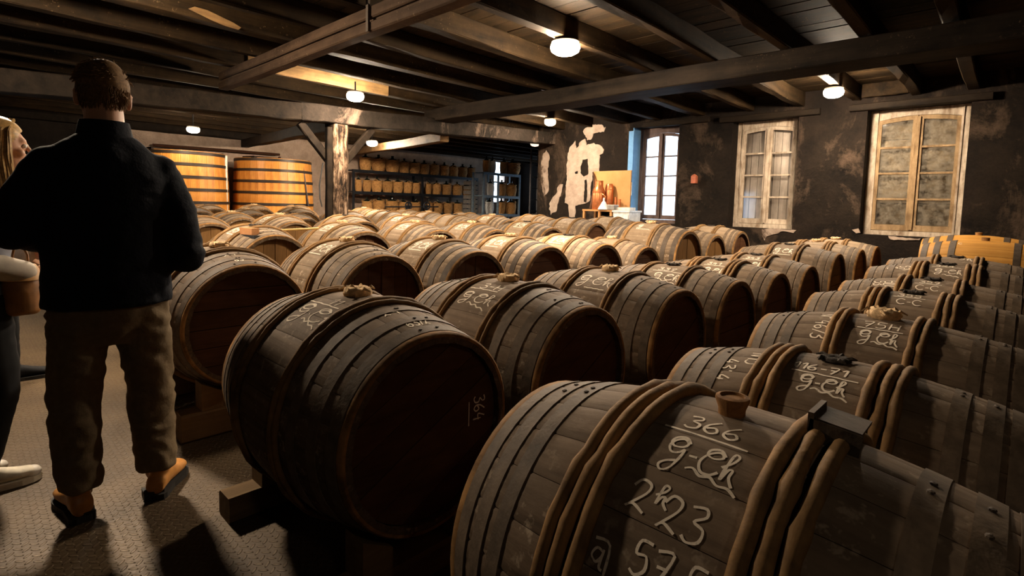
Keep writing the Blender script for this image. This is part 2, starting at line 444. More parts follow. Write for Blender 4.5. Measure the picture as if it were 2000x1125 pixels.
# ------------------------------------------------------------------ mesh helpers
class MB:
    def __init__(self):
        self.v, self.f = [], []

    def add(self, vs, fs):
        n = len(self.v)
        self.v += [tuple(v) for v in vs]
        self.f += [tuple(n + i for i in f) for f in fs]
        return self

    def box(self, c, d, rot=None, jit=0.0):
        hx, hy, hz = d[0] / 2, d[1] / 2, d[2] / 2
        vs = [Vector((sx * hx, sy * hy, sz * hz)) for sx in (-1, 1) for sy in (-1, 1) for sz in (-1, 1)]
        if rot is not None:
            vs = [rot @ v for v in vs]
        vs = [v + Vector(c) + Vector((RNG.uniform(-jit, jit), RNG.uniform(-jit, jit), RNG.uniform(-jit, jit))) for v in vs]
        return self.add(vs, [(0, 1, 3, 2), (4, 6, 7, 5), (0, 4, 5, 1), (2, 3, 7, 6), (0, 2, 6, 4), (1, 5, 7, 3)])

    def box2(self, a, b):
        a, b = Vector(a), Vector(b)
        return self.box((a + b) / 2, (abs(b.x - a.x), abs(b.y - a.y), abs(b.z - a.z)))

    def beam(self, p0, p1, w, h, seg=10, jit=0.006, up=(0, 0, 1), cham=0.012):
        """squared timber with softened, uneven arrises; p0,p1 on the centre line"""
        p0, p1 = Vector(p0), Vector(p1)
        d = (p1 - p0).normalized()
        s = d.cross(Vector(up)).normalized()
        u = s.cross(d).normalized()
        prof = [(-w / 2, -h / 2 + cham), (-w / 2, h / 2 - cham), (-w / 2 + cham, h / 2), (w / 2 - cham, h / 2), (w / 2, h / 2 - cham), (w / 2, -h / 2 + cham), (w / 2 - cham, -h / 2), (-w / 2 + cham, -h / 2)]
        vs, fs = [], []
        ph = RNG.uniform(0, 50)
        for i in range(seg + 1):
            k = i / seg
            c = p0.lerp(p1, k)
            wob = Vector((noise.noise((ph, k * 6, 0)), noise.noise((ph, k * 6, 9)), 0)) * jit * 2
            for j, (a, b) in enumerate(prof):
                q = 1 + noise.noise((ph + j * 3.1, k * seg * 0.9, 3)) * jit / max(w, 0.05) * 1.5
                vs.append(c + s * (a * q + wob.x) + u * (b * q + wob.y))
        n = 8
        for i in range(seg):
            for j in range(n):
                fs.append((i * n + j, i * n + (j + 1) % n, (i + 1) * n + (j + 1) % n, (i + 1) * n + j))
        fs.append(tuple(range(n - 1, -1, -1)))
        fs.append(tuple(seg * n + j for j in range(n)))
        return self.add(vs, fs)

    def tube(self, pts, r, n=8, caps=True, closed=False, ell=None):
        pts = [Vector(p) for p in pts]
        N = len(pts)
        rs = r if isinstance(r, (list, tuple)) else [r] * N
        vs, fs = [], []
        ref = None
        for i, p in enumerate(pts):
            a = pts[(i - 1) % N] if (closed or i > 0) else p
            b = pts[(i + 1) % N] if (closed or i < N - 1) else p
            d = (b - a).normalized()
            if ref is None:
                ref = Vector((0, 0, 1)) if abs(d.z) < 0.9 else Vector((1, 0, 0))
            s = d.cross(ref).normalized()
            u = s.cross(d).normalized()
            ref = u
            for j in range(n):
                t = 2 * pi * j / n
                vs.append(p + (s * cos(t) + u * sin(t)) * rs[i])
        m = N if closed else N - 1
        for i in range(m):
            for j in range(n):
                a, b = i * n + j, i * n + (j + 1) % n
                c, d2 = ((i + 1) % N) * n + (j + 1) % n, ((i + 1) % N) * n + j
                fs.append((a, b, c, d2))
        if caps and not closed:
            fs.append(tuple(range(n - 1, -1, -1)))
            fs.append(tuple((N - 1) * n + j for j in range(n)))
        return self.add(vs, fs)

    def lathe(self, prof, n=24, axis='Z', c=(0, 0, 0), caps=True):
        """prof: list of (radius, height)"""
        vs, fs = [], []
        c = Vector(c)
        for (r, h) in prof:
            for j in range(n):
                t = 2 * pi * j / n
                if axis == 'Z':
                    vs.append(c + Vector((r * cos(t), r * sin(t), h)))
                elif axis == 'X':
                    vs.append(c + Vector((h, r * cos(t), r * sin(t))))
                else:
                    vs.append(c + Vector((r * sin(t), h, r * cos(t))))
        for i in range(len(prof) - 1):
            for j in range(n):
                fs.append((i * n + j, i * n + (j + 1) % n, (i + 1) * n + (j + 1) % n, (i + 1) * n + j))
        if caps:
            if prof[0][0] > 1e-5:
                fs.append(tuple(range(n - 1, -1, -1)))
            if prof[-1][0] > 1e-5:
                fs.append(tuple((len(prof) - 1) * n + j for j in range(n)))
        return self.add(vs, fs)

    def ellipsoid(self, c, r, rot=None, nu=16, nv=12):
        vs, fs = [], []
        c = Vector(c)
        for i in range(nv + 1):
            ph = pi * i / nv
            for j in range(nu):
                t = 2 * pi * j / nu
                v = Vector((r[0] * sin(ph) * cos(t), r[1] * sin(ph) * sin(t), r[2] * cos(ph)))
                if rot is not None:
                    v = rot @ v
                vs.append(c + v)
        for i in range(nv):
            for j in range(nu):
                fs.append((i * nu + j, (i + 1) * nu + j, (i + 1) * nu + (j + 1) % nu, i * nu + (j + 1) % nu))
        return self.add(vs, fs)

    def rings(self, rs, n=20):
        """closed loft through ellipses: (centre, half x vector, half y vector)"""
        vs, fs = [], []
        for c, a, b in rs:
            c, a, b = Vector(c), Vector(a), Vector(b)
            for j in range(n):
                t = 2 * pi * j / n
                vs.append(c + a * cos(t) + b * sin(t))
        for i in range(len(rs) - 1):
            for j in range(n):
                fs.append((i * n + j, i * n + (j + 1) % n, (i + 1) * n + (j + 1) % n, (i + 1) * n + j))
        fs.append(tuple(range(n - 1, -1, -1)))
        fs.append(tuple((len(rs) - 1) * n + j for j in range(n)))
        return self.add(vs, fs)

    def prism(self, poly, y0, y1):
        """polygon in x,z pushed through y"""
        n = len(poly)
        vs = [(x, y0, z) for x, z in poly] + [(x, y1, z) for x, z in poly]
        fs = [tuple(range(n)), tuple(range(2 * n - 1, n - 1, -1))]
        for j in range(n):
            fs.append((j, n + j, n + (j + 1) % n, (j + 1) % n))
        return self.add(vs, fs)

    def mesh(self, name, mat=None, smooth=False):
        me = bpy.data.meshes.new(name)
        me.from_pydata(self.v, [], self.f)
        bm = bmesh.new()
        bm.from_mesh(me)
        bmesh.ops.recalc_face_normals(bm, faces=bm.faces)
        bm.to_mesh(me)
        bm.free()
        if smooth:
            me.polygons.foreach_set('use_smooth', [True] * len(me.polygons))
            try:
                me.set_sharp_from_angle(angle=radians(45))
            except Exception:
                pass
        if mat:
            me.materials.append(MT[mat])
        me.update()
        return me


def inst(name, me, parent=None, loc=(0, 0, 0), rot=(0, 0, 0), scale=None):
    o = bpy.data.objects.new(name, me)
    C.objects.link(o)
    o.location = loc
    o.rotation_euler = rot
    if scale:
        o.scale = scale
    if parent:
        o.parent = parent
    return o


def part(name, mb, mat, parent=None, smooth=False):
    return inst(name, mb.mesh(name, mat, smooth), parent)


def tag(o, label, cat, group=None, kind=None):
    o['label'] = label
    if cat:
        o['category'] = cat
    if group:
        o['group'] = group
    if kind:
        o['kind'] = kind
    return o


def thing(name, label, cat, loc=(0, 0, 0), rz=0, group=None):
    o = bpy.data.objects.new(name, None)
    C.objects.link(o)
    o.location = loc
    o.rotation_euler = (0, 0, rz)
    o.empty_display_size = 0.1
    return tag(o, label, cat, group)


def struct(name, mb, mat, label, cat='structure', parent=None, smooth=False):
    o = part(name, mb, mat, parent, smooth)
    if parent is None:
        tag(o, label, cat, None, 'structure')
    return o

# ------------------------------------------------------------------ the room
BACK_X, WIN_Y, LEFT_Y, NEAR_X, FARBAY_Y, CORNER_X = -15.7, 9.5, -1.0, 4.6, 16.6, -8.3
CEIL = 3.24
struct('floor', MB().box2((BACK_X - 0.4, LEFT_Y - 0.4, -0.12), (NEAR_X + 0.4, WIN_Y + 0.5, 0)).box2((BACK_X - 0.4, WIN_Y + 0.5, -0.12), (CORNER_X + 0.4, FARBAY_Y + 0.4, 0)), 'floor', 'steel tread plate floor in brown grey', 'floor')

wl = MB()
DX0, DX1, DZ = -8.05, -7.15, 2.1
wl.box2((BACK_X - 0.4, LEFT_Y - 0.4, 0), (DX0, LEFT_Y, 3.4)).box2((DX1, LEFT_Y - 0.4, 0), (NEAR_X + 0.4, LEFT_Y, 3.4)).box2((DX0, LEFT_Y - 0.4, DZ), (DX1, LEFT_Y, 3.4))
struct('wall_left', wl, 'darkwall', 'dark wall along the aisle with a daylit doorway', 'wall')
struct('wall_near', MB().box2((NEAR_X, LEFT_Y - 0.4, 0), (NEAR_X + 0.4, WIN_Y + 0.5, 3.4)), 'darkwall', 'dark wall closing the cellar behind the viewer', 'wall')
FW0, FW1, FWZ0, FWZ1 = 15.25, 16.0, 1.35, 3.1
struct('wall_back', MB().box2((BACK_X - 0.4, LEFT_Y - 0.4, 0), (BACK_X + 0.02, 2.7, 3.4)), 'darkwall', 'back wall at the end of the aisle, coloured dark as if unlit', 'wall')  # dark colour stands in for lamplight not reaching this stretch
wb = MB()
wb.box2((BACK_X - 0.4, 2.7, 0), (BACK_X, FW0, 3.4)).box2((BACK_X - 0.4, FW1, 0), (BACK_X, FARBAY_Y + 0.4, 3.4))
wb.box2((BACK_X - 0.4, FW0, 0), (BACK_X, FW1, FWZ0)).box2((BACK_X - 0.4, FW0, FWZ1), (BACK_X, FW1, 3.4))
struct('wall_back', wb, 'plaster', 'cream plastered back wall behind the two vats', 'wall')
SW0, SW1, SZ0, SZ1 = -13.3, -12.2, 1.0, 2.9
struct('wall_far', MB().box2((BACK_X - 0.4, FARBAY_Y, 0), (SW0, FARBAY_Y + 0.4, 3.4)).box2((SW1, FARBAY_Y, 0), (CORNER_X, FARBAY_Y + 0.4, 3.4)).box2((SW0, FARBAY_Y, 0), (SW1, FARBAY_Y + 0.4, SZ0)).box2((SW0, FARBAY_Y, SZ1), (SW1, FARBAY_Y + 0.4, 3.4)).box2((CORNER_X, WIN_Y + 0.5, 0), (CORNER_X + 0.4, FARBAY_Y + 0.4, 3.4)), 'darkwall', 'dark side wall of the far bay', 'wall')

# windows: x0, x1, sill z, head z, style
WINS = [(-5.78, -4.80, 1.03, 2.92, 'open'), (-3.80, -2.74, 1.03, 2.88, 'shutter'), (-1.80, -0.62, 1.01, 2.88, 'board')]
wr = MB()
xs = CORNER_X
for (a, b, z0, z1, st) in WINS:
    wr.box2((xs, WIN_Y, 0), (a, WIN_Y + 0.5, 3.4))
    wr.box2((a, WIN_Y, 0), (b, WIN_Y + 0.5, z0)).box2((a, WIN_Y, z1), (b, WIN_Y + 0.5, 3.4))
    xs = b
wr.box2((xs, WIN_Y, 0), (NEAR_X + 0.4, WIN_Y + 0.5, 3.4))
wall_right = struct('wall_right', wr, 'soot', 'soot blackened stone wall holding three tall windows', 'wall')


def ragged(poly, n=10, amp=0.03, seed=0):
    out = []
    for i in range(len(poly)):
        a, b = Vector(poly[i]), Vector(poly[(i + 1) % len(poly)])
        m = max(2, int((b - a).length / 0.04))
        nrm = Vector((-(b - a).y, (b - a).x)).normalized()
        for k in range(m):
            p = a.lerp(b, k / m)
            q = noise.noise((p.x * 9 + seed, p.y * 9, seed * 3.3)) * amp + noise.noise((p.x * 30, p.y * 30, seed)) * amp * 0.6
            out.append((p.x + nrm.x * q, p.y + nrm.y * q))
    return out


def wall_patch(px, seed, depth=0.012, amp=0.03):
    pts = [at(x, y, Y=WIN_Y) for x, y in px]
    poly = ragged([(p.x, p.z) for p in pts], amp=amp, seed=seed)
    mb = MB().prism(poly, WIN_Y - depth, WIN_Y + 0.02)
    o = part('plaster_patch', mb, 'patch', wall_right)
    o['kind'] = 'structure'
    return o


wall_patch([(1109, 299), (1117, 283), (1124, 275), (1126, 290), (1134, 278), (1142, 272), (1146, 285), (1160, 280), (1174, 284), (1180, 292), (1178, 300), (1171, 303), (1171, 335), (1158, 337), (1156, 360), (1153, 392), (1140, 398), (1124, 402), (1123, 425), (1113, 425), (1110, 402), (1103, 396), (1106, 370), (1107, 340)], 1)
wall_patch([(1057, 318), (1062, 300), (1068, 293), (1074, 308), (1071, 322), (1070, 345), (1072, 352), (1071, 372), (1062, 384), (1058, 360), (1056, 340)], 2)
wall_patch([(1079, 390), (1088, 378), (1091, 364), (1098, 360), (1099, 372), (1091, 392), (1087, 414), (1076, 420), (1072, 405)], 3, amp=0.06)
wall_patch([(1141, 252), (1160, 244), (1184, 248), (1180, 258), (1160, 262), (1146, 275), (1141, 266)], 4, amp=0.06)
wall_patch([(1488, 448), (1520, 446), (1555, 449), (1550, 455), (1530, 452), (1510, 458), (1498, 462), (1494, 470), (1489, 460)], 5, amp=0.02)
wall_patch([(1735, 461), (1770, 464), (1800, 466), (1796, 470), (1768, 469), (1740, 467)], 6, amp=0.02)
wall_patch([(1664, 448), (1677, 446), (1680, 454), (1672, 456)], 7, amp=0.015)
# dark scabs of the old coat that still cling to the bare patch
for px, sd in (([(1134, 325), (1138, 312), (1148, 310), (1149, 340), (1140, 345), (1134, 338)], 8), ([(1142, 352), (1146, 350), (1147, 372), (1145, 395), (1140, 394)], 9), ([(1123, 336), (1128, 334), (1128, 339), (1124, 340)], 10)):
    pts = [at(x, y, Y=WIN_Y - 0.014) for x, y in px]
    o = part('soot_scab', MB().prism(ragged([(p.x, p.z) for p in pts], amp=0.02, seed=sd), WIN_Y - 0.02, WIN_Y - 0.008), 'soot', wall_right)
    o['kind'] = 'structure'
# reveal of the daylit window, daylight's blue put into its colour, and its white blank
o = part('window_reveal', MB().box2((WINS[0][0] - 0.004, WIN_Y - 0.006, 1.0), (WINS[0][0] + 0.012, WIN_Y + 0.28, 2.92)).box2((WINS[0][0] - 0.10, WIN_Y - 0.012, 1.0), (WINS[0][0] + 0.01, WIN_Y + 0.01, 2.86)), 'blue', wall_right)
o['kind'] = 'structure'
q0, q1 = at(1236, 358, Y=WIN_Y), at(1246, 382, Y=WIN_Y)
t = tag(part('notice_card', MB().box2((WINS[0][0] - 0.095, WIN_Y - 0.02, q1.z), (WINS[0][0] + 0.02, WIN_Y - 0.012, q0.z + 0.02)), 'paper'), 'blank white card on the blue strip beside the daylit window', 'card')


def window(n, x0, x1, z0, z1, st, label):
    """two glazed casements of four panes under a segmental head"""
    root = thing('window_%d' % n, label, 'window', ((x0 + x1) / 2, 9.80, z0))
    root['kind'] = 'structure'
    w, h = (x1 - x0), (z1 - z0)
    hw = w / 2
    fm = {'open': 'frame_d', 'shutter': 'frame_w', 'board': 'frame_w'}[st]
    sm = {'open': 'frame_d', 'shutter': 'frame_w', 'board': 'frame_o'}[st]
    fw, sw = 0.085, 0.06
    fr = MB()
    for s in (-1, 1):
        fr.box((s * (hw - fw / 2), 0, h / 2), (fw, 0.09, h), jit=0.003)
        fr.box((s * (hw - fw - 0.008), -0.03, h / 2), (0.022, 0.06, h - 0.03), jit=0.002)
    fr.box((0, 0, 0.034), (w + 0.004, 0.11, 0.07), jit=0.003)
    rise, top = 0.075, h - 0.10
    N = 12
    xw = hw - 0.02
    poly = [(-xw + 2 * xw * i / N, top - rise + rise * (1 - (2 * i / N - 1) ** 2)) for i in range(N + 1)] + [(xw, h), (-xw, h)]
    fr.prism(poly, -0.03, 0.05)
    part('window_frame', fr, fm, root)
    xi = hw - fw
    for s in (-1, 1):
        sash = MB()
        a, b = (-xi + 0.006, -0.004) if s < 0 else (0.004, xi - 0.006)
        zb = 0.075
        cw = b - a
        zt = lambda x: top - rise + rise * (1 - (x / xw) ** 2) - 0.006
        yo = -0.025
        sash.prism([(a, zb), (a + sw, zb), (a + sw, zt(a + sw)), (a, zt(a))], yo - 0.02, yo + 0.02)
        sash.prism([(b - sw, zb), (b, zb), (b, zt(b)), (b - sw, zt(b - sw))], yo - 0.02, yo + 0.02)
        sash.prism([(a, zb), (b, zb), (b, zb + 0.085), (a, zb + 0.085)], yo - 0.017, yo + 0.017)
        m = 6
        up = [(a + cw * i / m, zt(a + cw * i / m)) for i in range(m + 1)]
        sash.prism(up + [(x, z - 0.06) for x, z in reversed(up)], yo - 0.0185, yo + 0.0185)
        so = part('sash_frame', sash, sm, root)
        z_lo, z_hi = zb + 0.085, zt((a + b) / 2) - 0.06
        ph = (z_hi - z_lo) / 4
        for k in range(1, 4):
            part('glazing_bar', MB().box(((a + b) / 2, yo, z_lo + ph * k), (cw - 2 * sw + 0.004, 0.034, 0.028), jit=0.002), sm, root)
        for k in range(4):
            x_a, x_b = a + sw - 0.002, b - sw + 0.002
            zl, zh = z_lo + ph * k + 0.004, z_lo + ph * (k + 1) - 0.004
            if k == 3:
                pts = [(x_a, zl), (x_b, zl), (x_b, zt(x_b) - 0.055), ((x_a + x_b) / 2, z_hi + 0.01), (x_a, zt(x_a) - 0.055)]
            else:
                pts = [(x_a, zl), (x_b, zl), (x_b, zh), (x_a, zh)]
            part('pane', MB().prism(pts, yo - 0.002, yo + 0.002), 'pane' if st == 'open' else 'pane_d' if st == 'board' else 'pane', root)
    part('meeting_stile', MB().box((0, -0.055, h / 2 - 0.02), (0.055, 0.03, h - 0.22), jit=0.003), sm, root)
    if st == 'shutter':
        nb = 7
        for k in range(nb):
            x = -hw + 0.09 + (w - 0.18) * (k + 0.5) / nb
            part('shutter_board', MB().box((x, 0.085, h / 2), ((w - 0.18) / nb - 0.008, 0.025, h - 0.06), jit=0.003), 'shutter', root)
        part('shutter_sky_block', MB().box((0, 0.15, h / 2), (w - 0.02, 0.02, h)), 'darkwall', root)  # added panel behind the boards, keeps sky out of their gaps
        for z in (0.42, 0.92, 1.45):
            part('shutter_batten', MB().box((0, 0.112, z), (w - 0.2, 0.025, 0.09), jit=0.003), 'shutter', root)
    if st == 'board':
        part('infill_sky_block', MB().box((0, 0.165, h / 2), (w - 0.02, 0.02, h)), 'darkwall', root)  # added panel stopping daylight between the infill boards
        for k, (z, hh) in enumerate(((0.24, 0.46), (0.72, 0.46), (1.2, 0.46), (1.64, 0.40))):
            part('infill_panel', MB().box((0, 0.10, z), (w - 0.12, 0.04, hh), jit=0.012), 'infill', root)
    return root


window(1, *WINS[0], 'daylit tall window with dark sashes and bright white panes')
window(2, *WINS[1], 'tall white window with closed plank shutters behind its glass')
window(3, *WINS[2], 'wide weathered window with ochre sashes blocked by grimy boards')

struct('pane_white_sheet', MB().box2((CORNER_X + 0.41, WIN_Y + 0.52, -0.1), (CORNER_X + 0.45, FARBAY_Y + 0.4, 3.44)), 'sheet_white', 'added pale sheet outside keeping the panes of the daylit window white', 'wall')  # added pale sheet outdoors so the panes in front of it read white

# timber lintels
for (xa, ya), (xb, yb), nm in (((1258, 243), (1385, 234), 'the daylit window'), ((1407, 235), (1602, 217), 'the shuttered window'), ((1660, 212), (1940, 186), 'the boarded window')):
    a, b = at(xa, ya, Y=WIN_Y - 0.05), at(xb, yb, Y=WIN_Y - 0.05)
    z = (a.z + b.z) / 2
    struct('lintel', MB().beam((a.x, WIN_Y - 0.02, z), (b.x, WIN_Y - 0.02, z), 0.13, 0.10, 12, 0.006), 'girder', 'sooty timber lintel above ' + nm, 'lintel')

# ceiling: planks on joists, joists on girders
ceil = struct('ceiling', MB().box2((BACK_X - 0.4, LEFT_Y - 0.4, CEIL + 0.03), (NEAR_X + 0.4, WIN_Y + 0.5, CEIL + 0.2)).box2((BACK_X - 0.4, WIN_Y + 0.5, CEIL + 0.03), (CORNER_X + 0.4, FARBAY_Y + 0.4, CEIL + 0.2)), 'plank', 'dark plank ceiling laid on close set joists', 'ceiling')
y = LEFT_Y
while y < FARBAY_Y:
    w = RNG.uniform(0.19, 0.26)
    xe = NEAR_X if y + w < WIN_Y + 0.3 else CORNER_X + 0.3
    me = MB().box(((BACK_X + xe) / 2, y + w / 2, CEIL + 0.015 + RNG.uniform(-0.006, 0.002)), (xe - BACK_X, w - 0.008, 0.03)).mesh('plank', 'plank')
    inst('plank', me, ceil)
    y += w
JX = [2.9, 2.1, 1.3, 0.5, -0.58, -1.2, -1.93, -2.70, -3.52, -4.40, -5.25, -5.98, -6.85, -7.62, -8.45, -9.25, -10.05, -10.9, -11.7, -12.5, -13.3, -14.1, -14.9]
for i, x in enumerate(JX):
    y1 = WIN_Y + 0.05 if x > CORNER_X else FARBAY_Y
    w = 0.12 + RNG.uniform(-0.015, 0.02)
    big = abs(x + 5.98) < 0.01 or abs(x + 4.4) < 0.01
    if big:
        w = 0.17
    z = 3.02 + 0.11
    me = MB().beam((x + RNG.uniform(-0.03, 0.03), LEFT_Y, z), (x + RNG.uniform(-0.03, 0.03), y1, z), w, 0.22, 26, 0.012).mesh('joist', 'joist_l' if i in (11, 13) and False else 'joist')
    inst('joist', me, ceil)
scar = [at(x, y, X=-5.885) for x, y in ((368, 17), (380, 13), (405, 20), (432, 33), (455, 44), (471, 54), (466, 58), (440, 50), (415, 40), (395, 30))]
pts_ = [(p.y, p.z) for p in scar]
mbs = MB()
mbs.add([(-5.90, y_, z_) for y_, z_ in pts_] + [(-5.882, y_, z_) for y_, z_ in pts_], [tuple(range(10)), tuple(range(19, 9, -1))] + [(j, 10 + j, 10 + (j + 1) % 10, (j + 1) % 10) for j in range(10)])
inst('bare_scar', mbs.mesh('bare_scar', 'joist_l'), ceil)
# a paler repaired length of joist beside the second lamp and noggings over the girders
inst('joist_repair', MB().beam((-7.54, 2.75, 3.12), (-7.54, 4.9, 3.12), 0.05, 0.2, 8, 0.005).mesh('joist_repair', 'joist_l'), ceil)
inst('nogging', MB().beam((-1.3, 9.35, 3.13), (-1.86, 9.35, 3.13), 0.06, 0.2, 6, 0.005).mesh('nogging', 'joist'), ceil)

g1 = struct('girder', MB().beam((-8.1, 2.635, 2.967), (NEAR_X, 2.635, 2.967), 0.13, 0.105, 30, 0.006).beam((-8.1, 2.635, 2.838), (NEAR_X, 2.635, 2.838), 0.13, 0.09, 30, 0.006).beam((-8.1, 2.65, 2.9), (NEAR_X, 2.65, 2.9), 0.09, 0.06, 30, 0.002), 'girder_a', 'doubled ceiling girder nearest the aisle with a groove along it', 'girder')
part('strap', MB().box((-4.25, 2.555, 2.93), (0.035, 0.02, 0.28)), 'iron', g1)
struct('girder', MB().beam((-8.1, 6.27, 2.90), (NEAR_X, 6.27, 2.90), 0.44, 0.22, 30, 0.01), 'girder', 'broad ceiling girder running over the middle of the barrels', 'girder')
xb = MB().beam((-7.92, 3.6, 2.43 + 0.41 * 4.6 / 10.5), (-7.92, WIN_Y + 0.05, 2.84), 0.26, 0.26, 30, 0.012)
struct('crossbeam', xb, 'xbeam', 'flaking plastered crossbeam running from the post to the window wall', 'beam')
struct('crossbeam', MB().beam((-7.92, LEFT_Y, 2.43), (-7.92, 3.6, 2.43 + 0.41 * 4.6 / 10.5), 0.25, 0.25, 16, 0.012), 'girder', 'dark timber crossbeam behind the man, left of the post', 'beam')
struct('far_beam', MB().beam((-15.6, 5.6, 2.80), (-8.05, 4.2, 2.50), 0.2, 0.2, 12, 0.01), 'girder', 'dark timber beam running from the post to the back wall above the vats', 'beam')
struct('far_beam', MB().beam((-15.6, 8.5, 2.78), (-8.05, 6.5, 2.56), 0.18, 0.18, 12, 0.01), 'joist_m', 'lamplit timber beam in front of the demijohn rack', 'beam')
struct('wall_plate', MB().beam((-15.6, LEFT_Y, 2.98), (-15.6, 6.0, 3.0), 0.2, 0.2, 16, 0.01), 'girder', 'timber wall plate along the top of the back wall', 'beam')

# post with its two braces
pb, pt = at(656, 405, X=-7.95), at(659, 240, X=-7.95)
PY = pt.y
post = MB()
rs = []
for i in range(15):
    k = i / 14
    z = 0.0 + 2.50 * k
    rs.append(((-7.92 + 0.012 * noise.noise((k * 5, 0, 1)), PY + 0.012 * noise.noise((k * 5, 3, 1)), z), (0.125, 0.0, 0), (0, 0.125, 0)))
vs, fs = [], []
N = 16
for (c, a, b) in rs:
    for j in range(N):
        tt = 2 * pi * j / N + pi / N
        m = 1.0 / max(abs(cos(tt)), abs(sin(tt)))
        m = min(m, 1.28)
        q = 1 + 0.05 * noise.noise((cos(tt) * 2, sin(tt) * 2, c[2] * 3))
        vs.append((c[0] + a[0] * cos(tt) * m * q, c[1] + b[1] * sin(tt) * m * q, c[2]))
for i in range(len(rs) - 1):
    for j in range(N):
        fs.append((i * N + j, i * N + (j + 1) % N, (i + 1) * N + (j + 1) % N, (i + 1) * N + j))
fs.append(tuple(range(N - 1, -1, -1)))
fs.append(tuple((len(rs) - 1) * N + j for j in range(N)))
post.add(vs, fs)
po = tag(part('post', post, 'post', None), 'rough weathered timber post under the plastered crossbeam', 'post', None, 'structure')
part('brace', MB().beam((-7.92, PY - 0.10, 1.86), (-7.92, PY - 0.62, 2.46), 0.08, 0.12, 6, 0.006), 'girder', po)
part('brace', MB().beam((-7.92, PY + 0.10, 1.92), (-7.92, PY + 0.60, 2.50), 0.08, 0.12, 6, 0.006), 'girder', po)
part('side_batten', MB().beam((-7.86, PY - 0.19, 0.0), (-7.86, PY - 0.19, 2.44), 0.09, 0.09, 8, 0.005, (1, 0, 0)), 'girder', po)

# doorway trim on the aisle
struct('door_1', MB().box2((DX0, LEFT_Y - 0.06, 0), (DX0 + 0.08, LEFT_Y + 0.02, DZ)).box2((DX1 - 0.08, LEFT_Y - 0.06, 0), (DX1, LEFT_Y + 0.02, DZ)).box2((DX0, LEFT_Y - 0.06, DZ - 0.08), (DX1, LEFT_Y + 0.02, DZ)), 'frame_d', 'open daylit doorway in the aisle wall', 'door')
struct('window_5', MB().box2((SW0, FARBAY_Y + 0.05, SZ0), (SW0 + 0.06, FARBAY_Y + 0.11, SZ1)).box2((SW1 - 0.06, FARBAY_Y + 0.05, SZ0), (SW1, FARBAY_Y + 0.11, SZ1)).box2((SW0, FARBAY_Y + 0.05, SZ0), (SW1, FARBAY_Y + 0.11, SZ0 + 0.06)).box2((SW0, FARBAY_Y + 0.05, SZ1 - 0.06), (SW1, FARBAY_Y + 0.11, SZ1)).box2((SW0, FARBAY_Y + 0.05, 1.9), (SW1, FARBAY_Y + 0.11, 1.95)), 'frame_d', 'daylit side window of the far bay', 'window')
# far window behind the second rack
struct('window_4', MB().box2((BACK_X - 0.1, FW0, FWZ0), (BACK_X - 0.04, FW0 + 0.06, FWZ1)).box2((BACK_X - 0.1, FW1 - 0.06, FWZ0), (BACK_X - 0.04, FW1, FWZ1)).box2((BACK_X - 0.1, FW0, FWZ0), (BACK_X - 0.04, FW1, FWZ0 + 0.06)).box2((BACK_X - 0.1, FW0, FWZ1 - 0.06), (BACK_X - 0.04, FW1, FWZ1)).box2((BACK_X - 0.1, FW0, 2.2), (BACK_X - 0.04, FW1, 2.25)), 'frame_d', 'narrow daylit window behind the blue lit rack', 'window')

# ------------------------------------------------------------------ lamps
lamp_body = MB().lathe([(0.0, 0.055), (0.10, 0.055), (0.115, 0.045), (0.115, 0.018), (0.105, 0.012)], 24, caps=False).mesh('lamp_base', 'steel_w', True)
lamp_globe = MB().lathe([(0.118, 0.014), (0.122, -0.01), (0.112, -0.045), (0.08, -0.07), (0.03, -0.082), (0.0, -0.084)], 24, caps=False).mesh('lamp_globe', 'lamp', True)
lamp_globe_w = lamp_globe.copy()
lamp_globe_w.materials[0] = MT['lamp_weak']
LAMPS = [((-3.54, 4.42), 2.955, 'brightest round ceiling lamp over the second row of barrels', 1.25),
         ((-7.10, 4.07), 2.83, 'round ceiling lamp on the joist before the timber post', 1.0),
         ((-6.80, 8.1), 2.955, 'round ceiling lamp between the post and the daylit window', 0.9),
         ((-12.6, 3.5), 2.715, 'small distant ceiling lamp over the left vat', 1.0),
         ((-11.0, 6.74), 2.665, 'distant ceiling lamp before the demijohn rack', 1.0),
         ((-1.98, 8.28), 2.955, 'oval ceiling lamp between the shuttered and boarded windows', 1.0),
         ((-5.25, 0.62), 2.955, 'ceiling lamp over the aisle ahead of the visitors', 1.2)]
for (lx, ly), lz, lab, sc in LAMPS:
    L = thing('ceiling_lamp', lab, 'lamp', (lx, ly, lz), 0, 'round ceiling lamps')
    inst('lamp_base', lamp_body, L, scale=(sc, sc, 1))
    gl_ = lamp_globe
    if 'vat' in lab:
        gl_ = lamp_globe.copy()
        gl_.materials[0] = MT['lamp_far']
    if 'rack' in lab:
        gl_ = lamp_globe.copy()
        gl_.materials[0] = MT['lamp_rack']
    inst('lamp_globe', gl_, L, scale=(sc, sc, 1))
    if lz < 2.95:
        part('lamp_stem', MB().lathe([(0.012, 0.05), (0.012, 3.03 - lz)], 8), 'rack', L)
L = thing('ceiling_lamp', 'added weak fill lamp over the aisle behind the viewer', 'lamp', (1.70, -0.15, 2.955), 0, 'round ceiling lamps')  # added unseen lamp, lifts the shaded barrel heads and near sides
inst('lamp_base', lamp_body, L)
lg = lamp_globe.copy()
lg.materials[0] = MT['lamp_fill']
inst('lamp_globe', lg, L)
L = thing('ceiling_lamp', 'dim frosted ceiling lamp beyond the corner of the window wall', 'lamp', (-9.35, 10.55, 2.93), 0, 'round ceiling lamps')
inst('lamp_base', lamp_body, L)
inst('lamp_globe', lamp_globe_w, L)
part('lamp_stem', MB().lathe([(0.02, 0.05), (0.02, 0.12)], 8), 'steel_w', L)

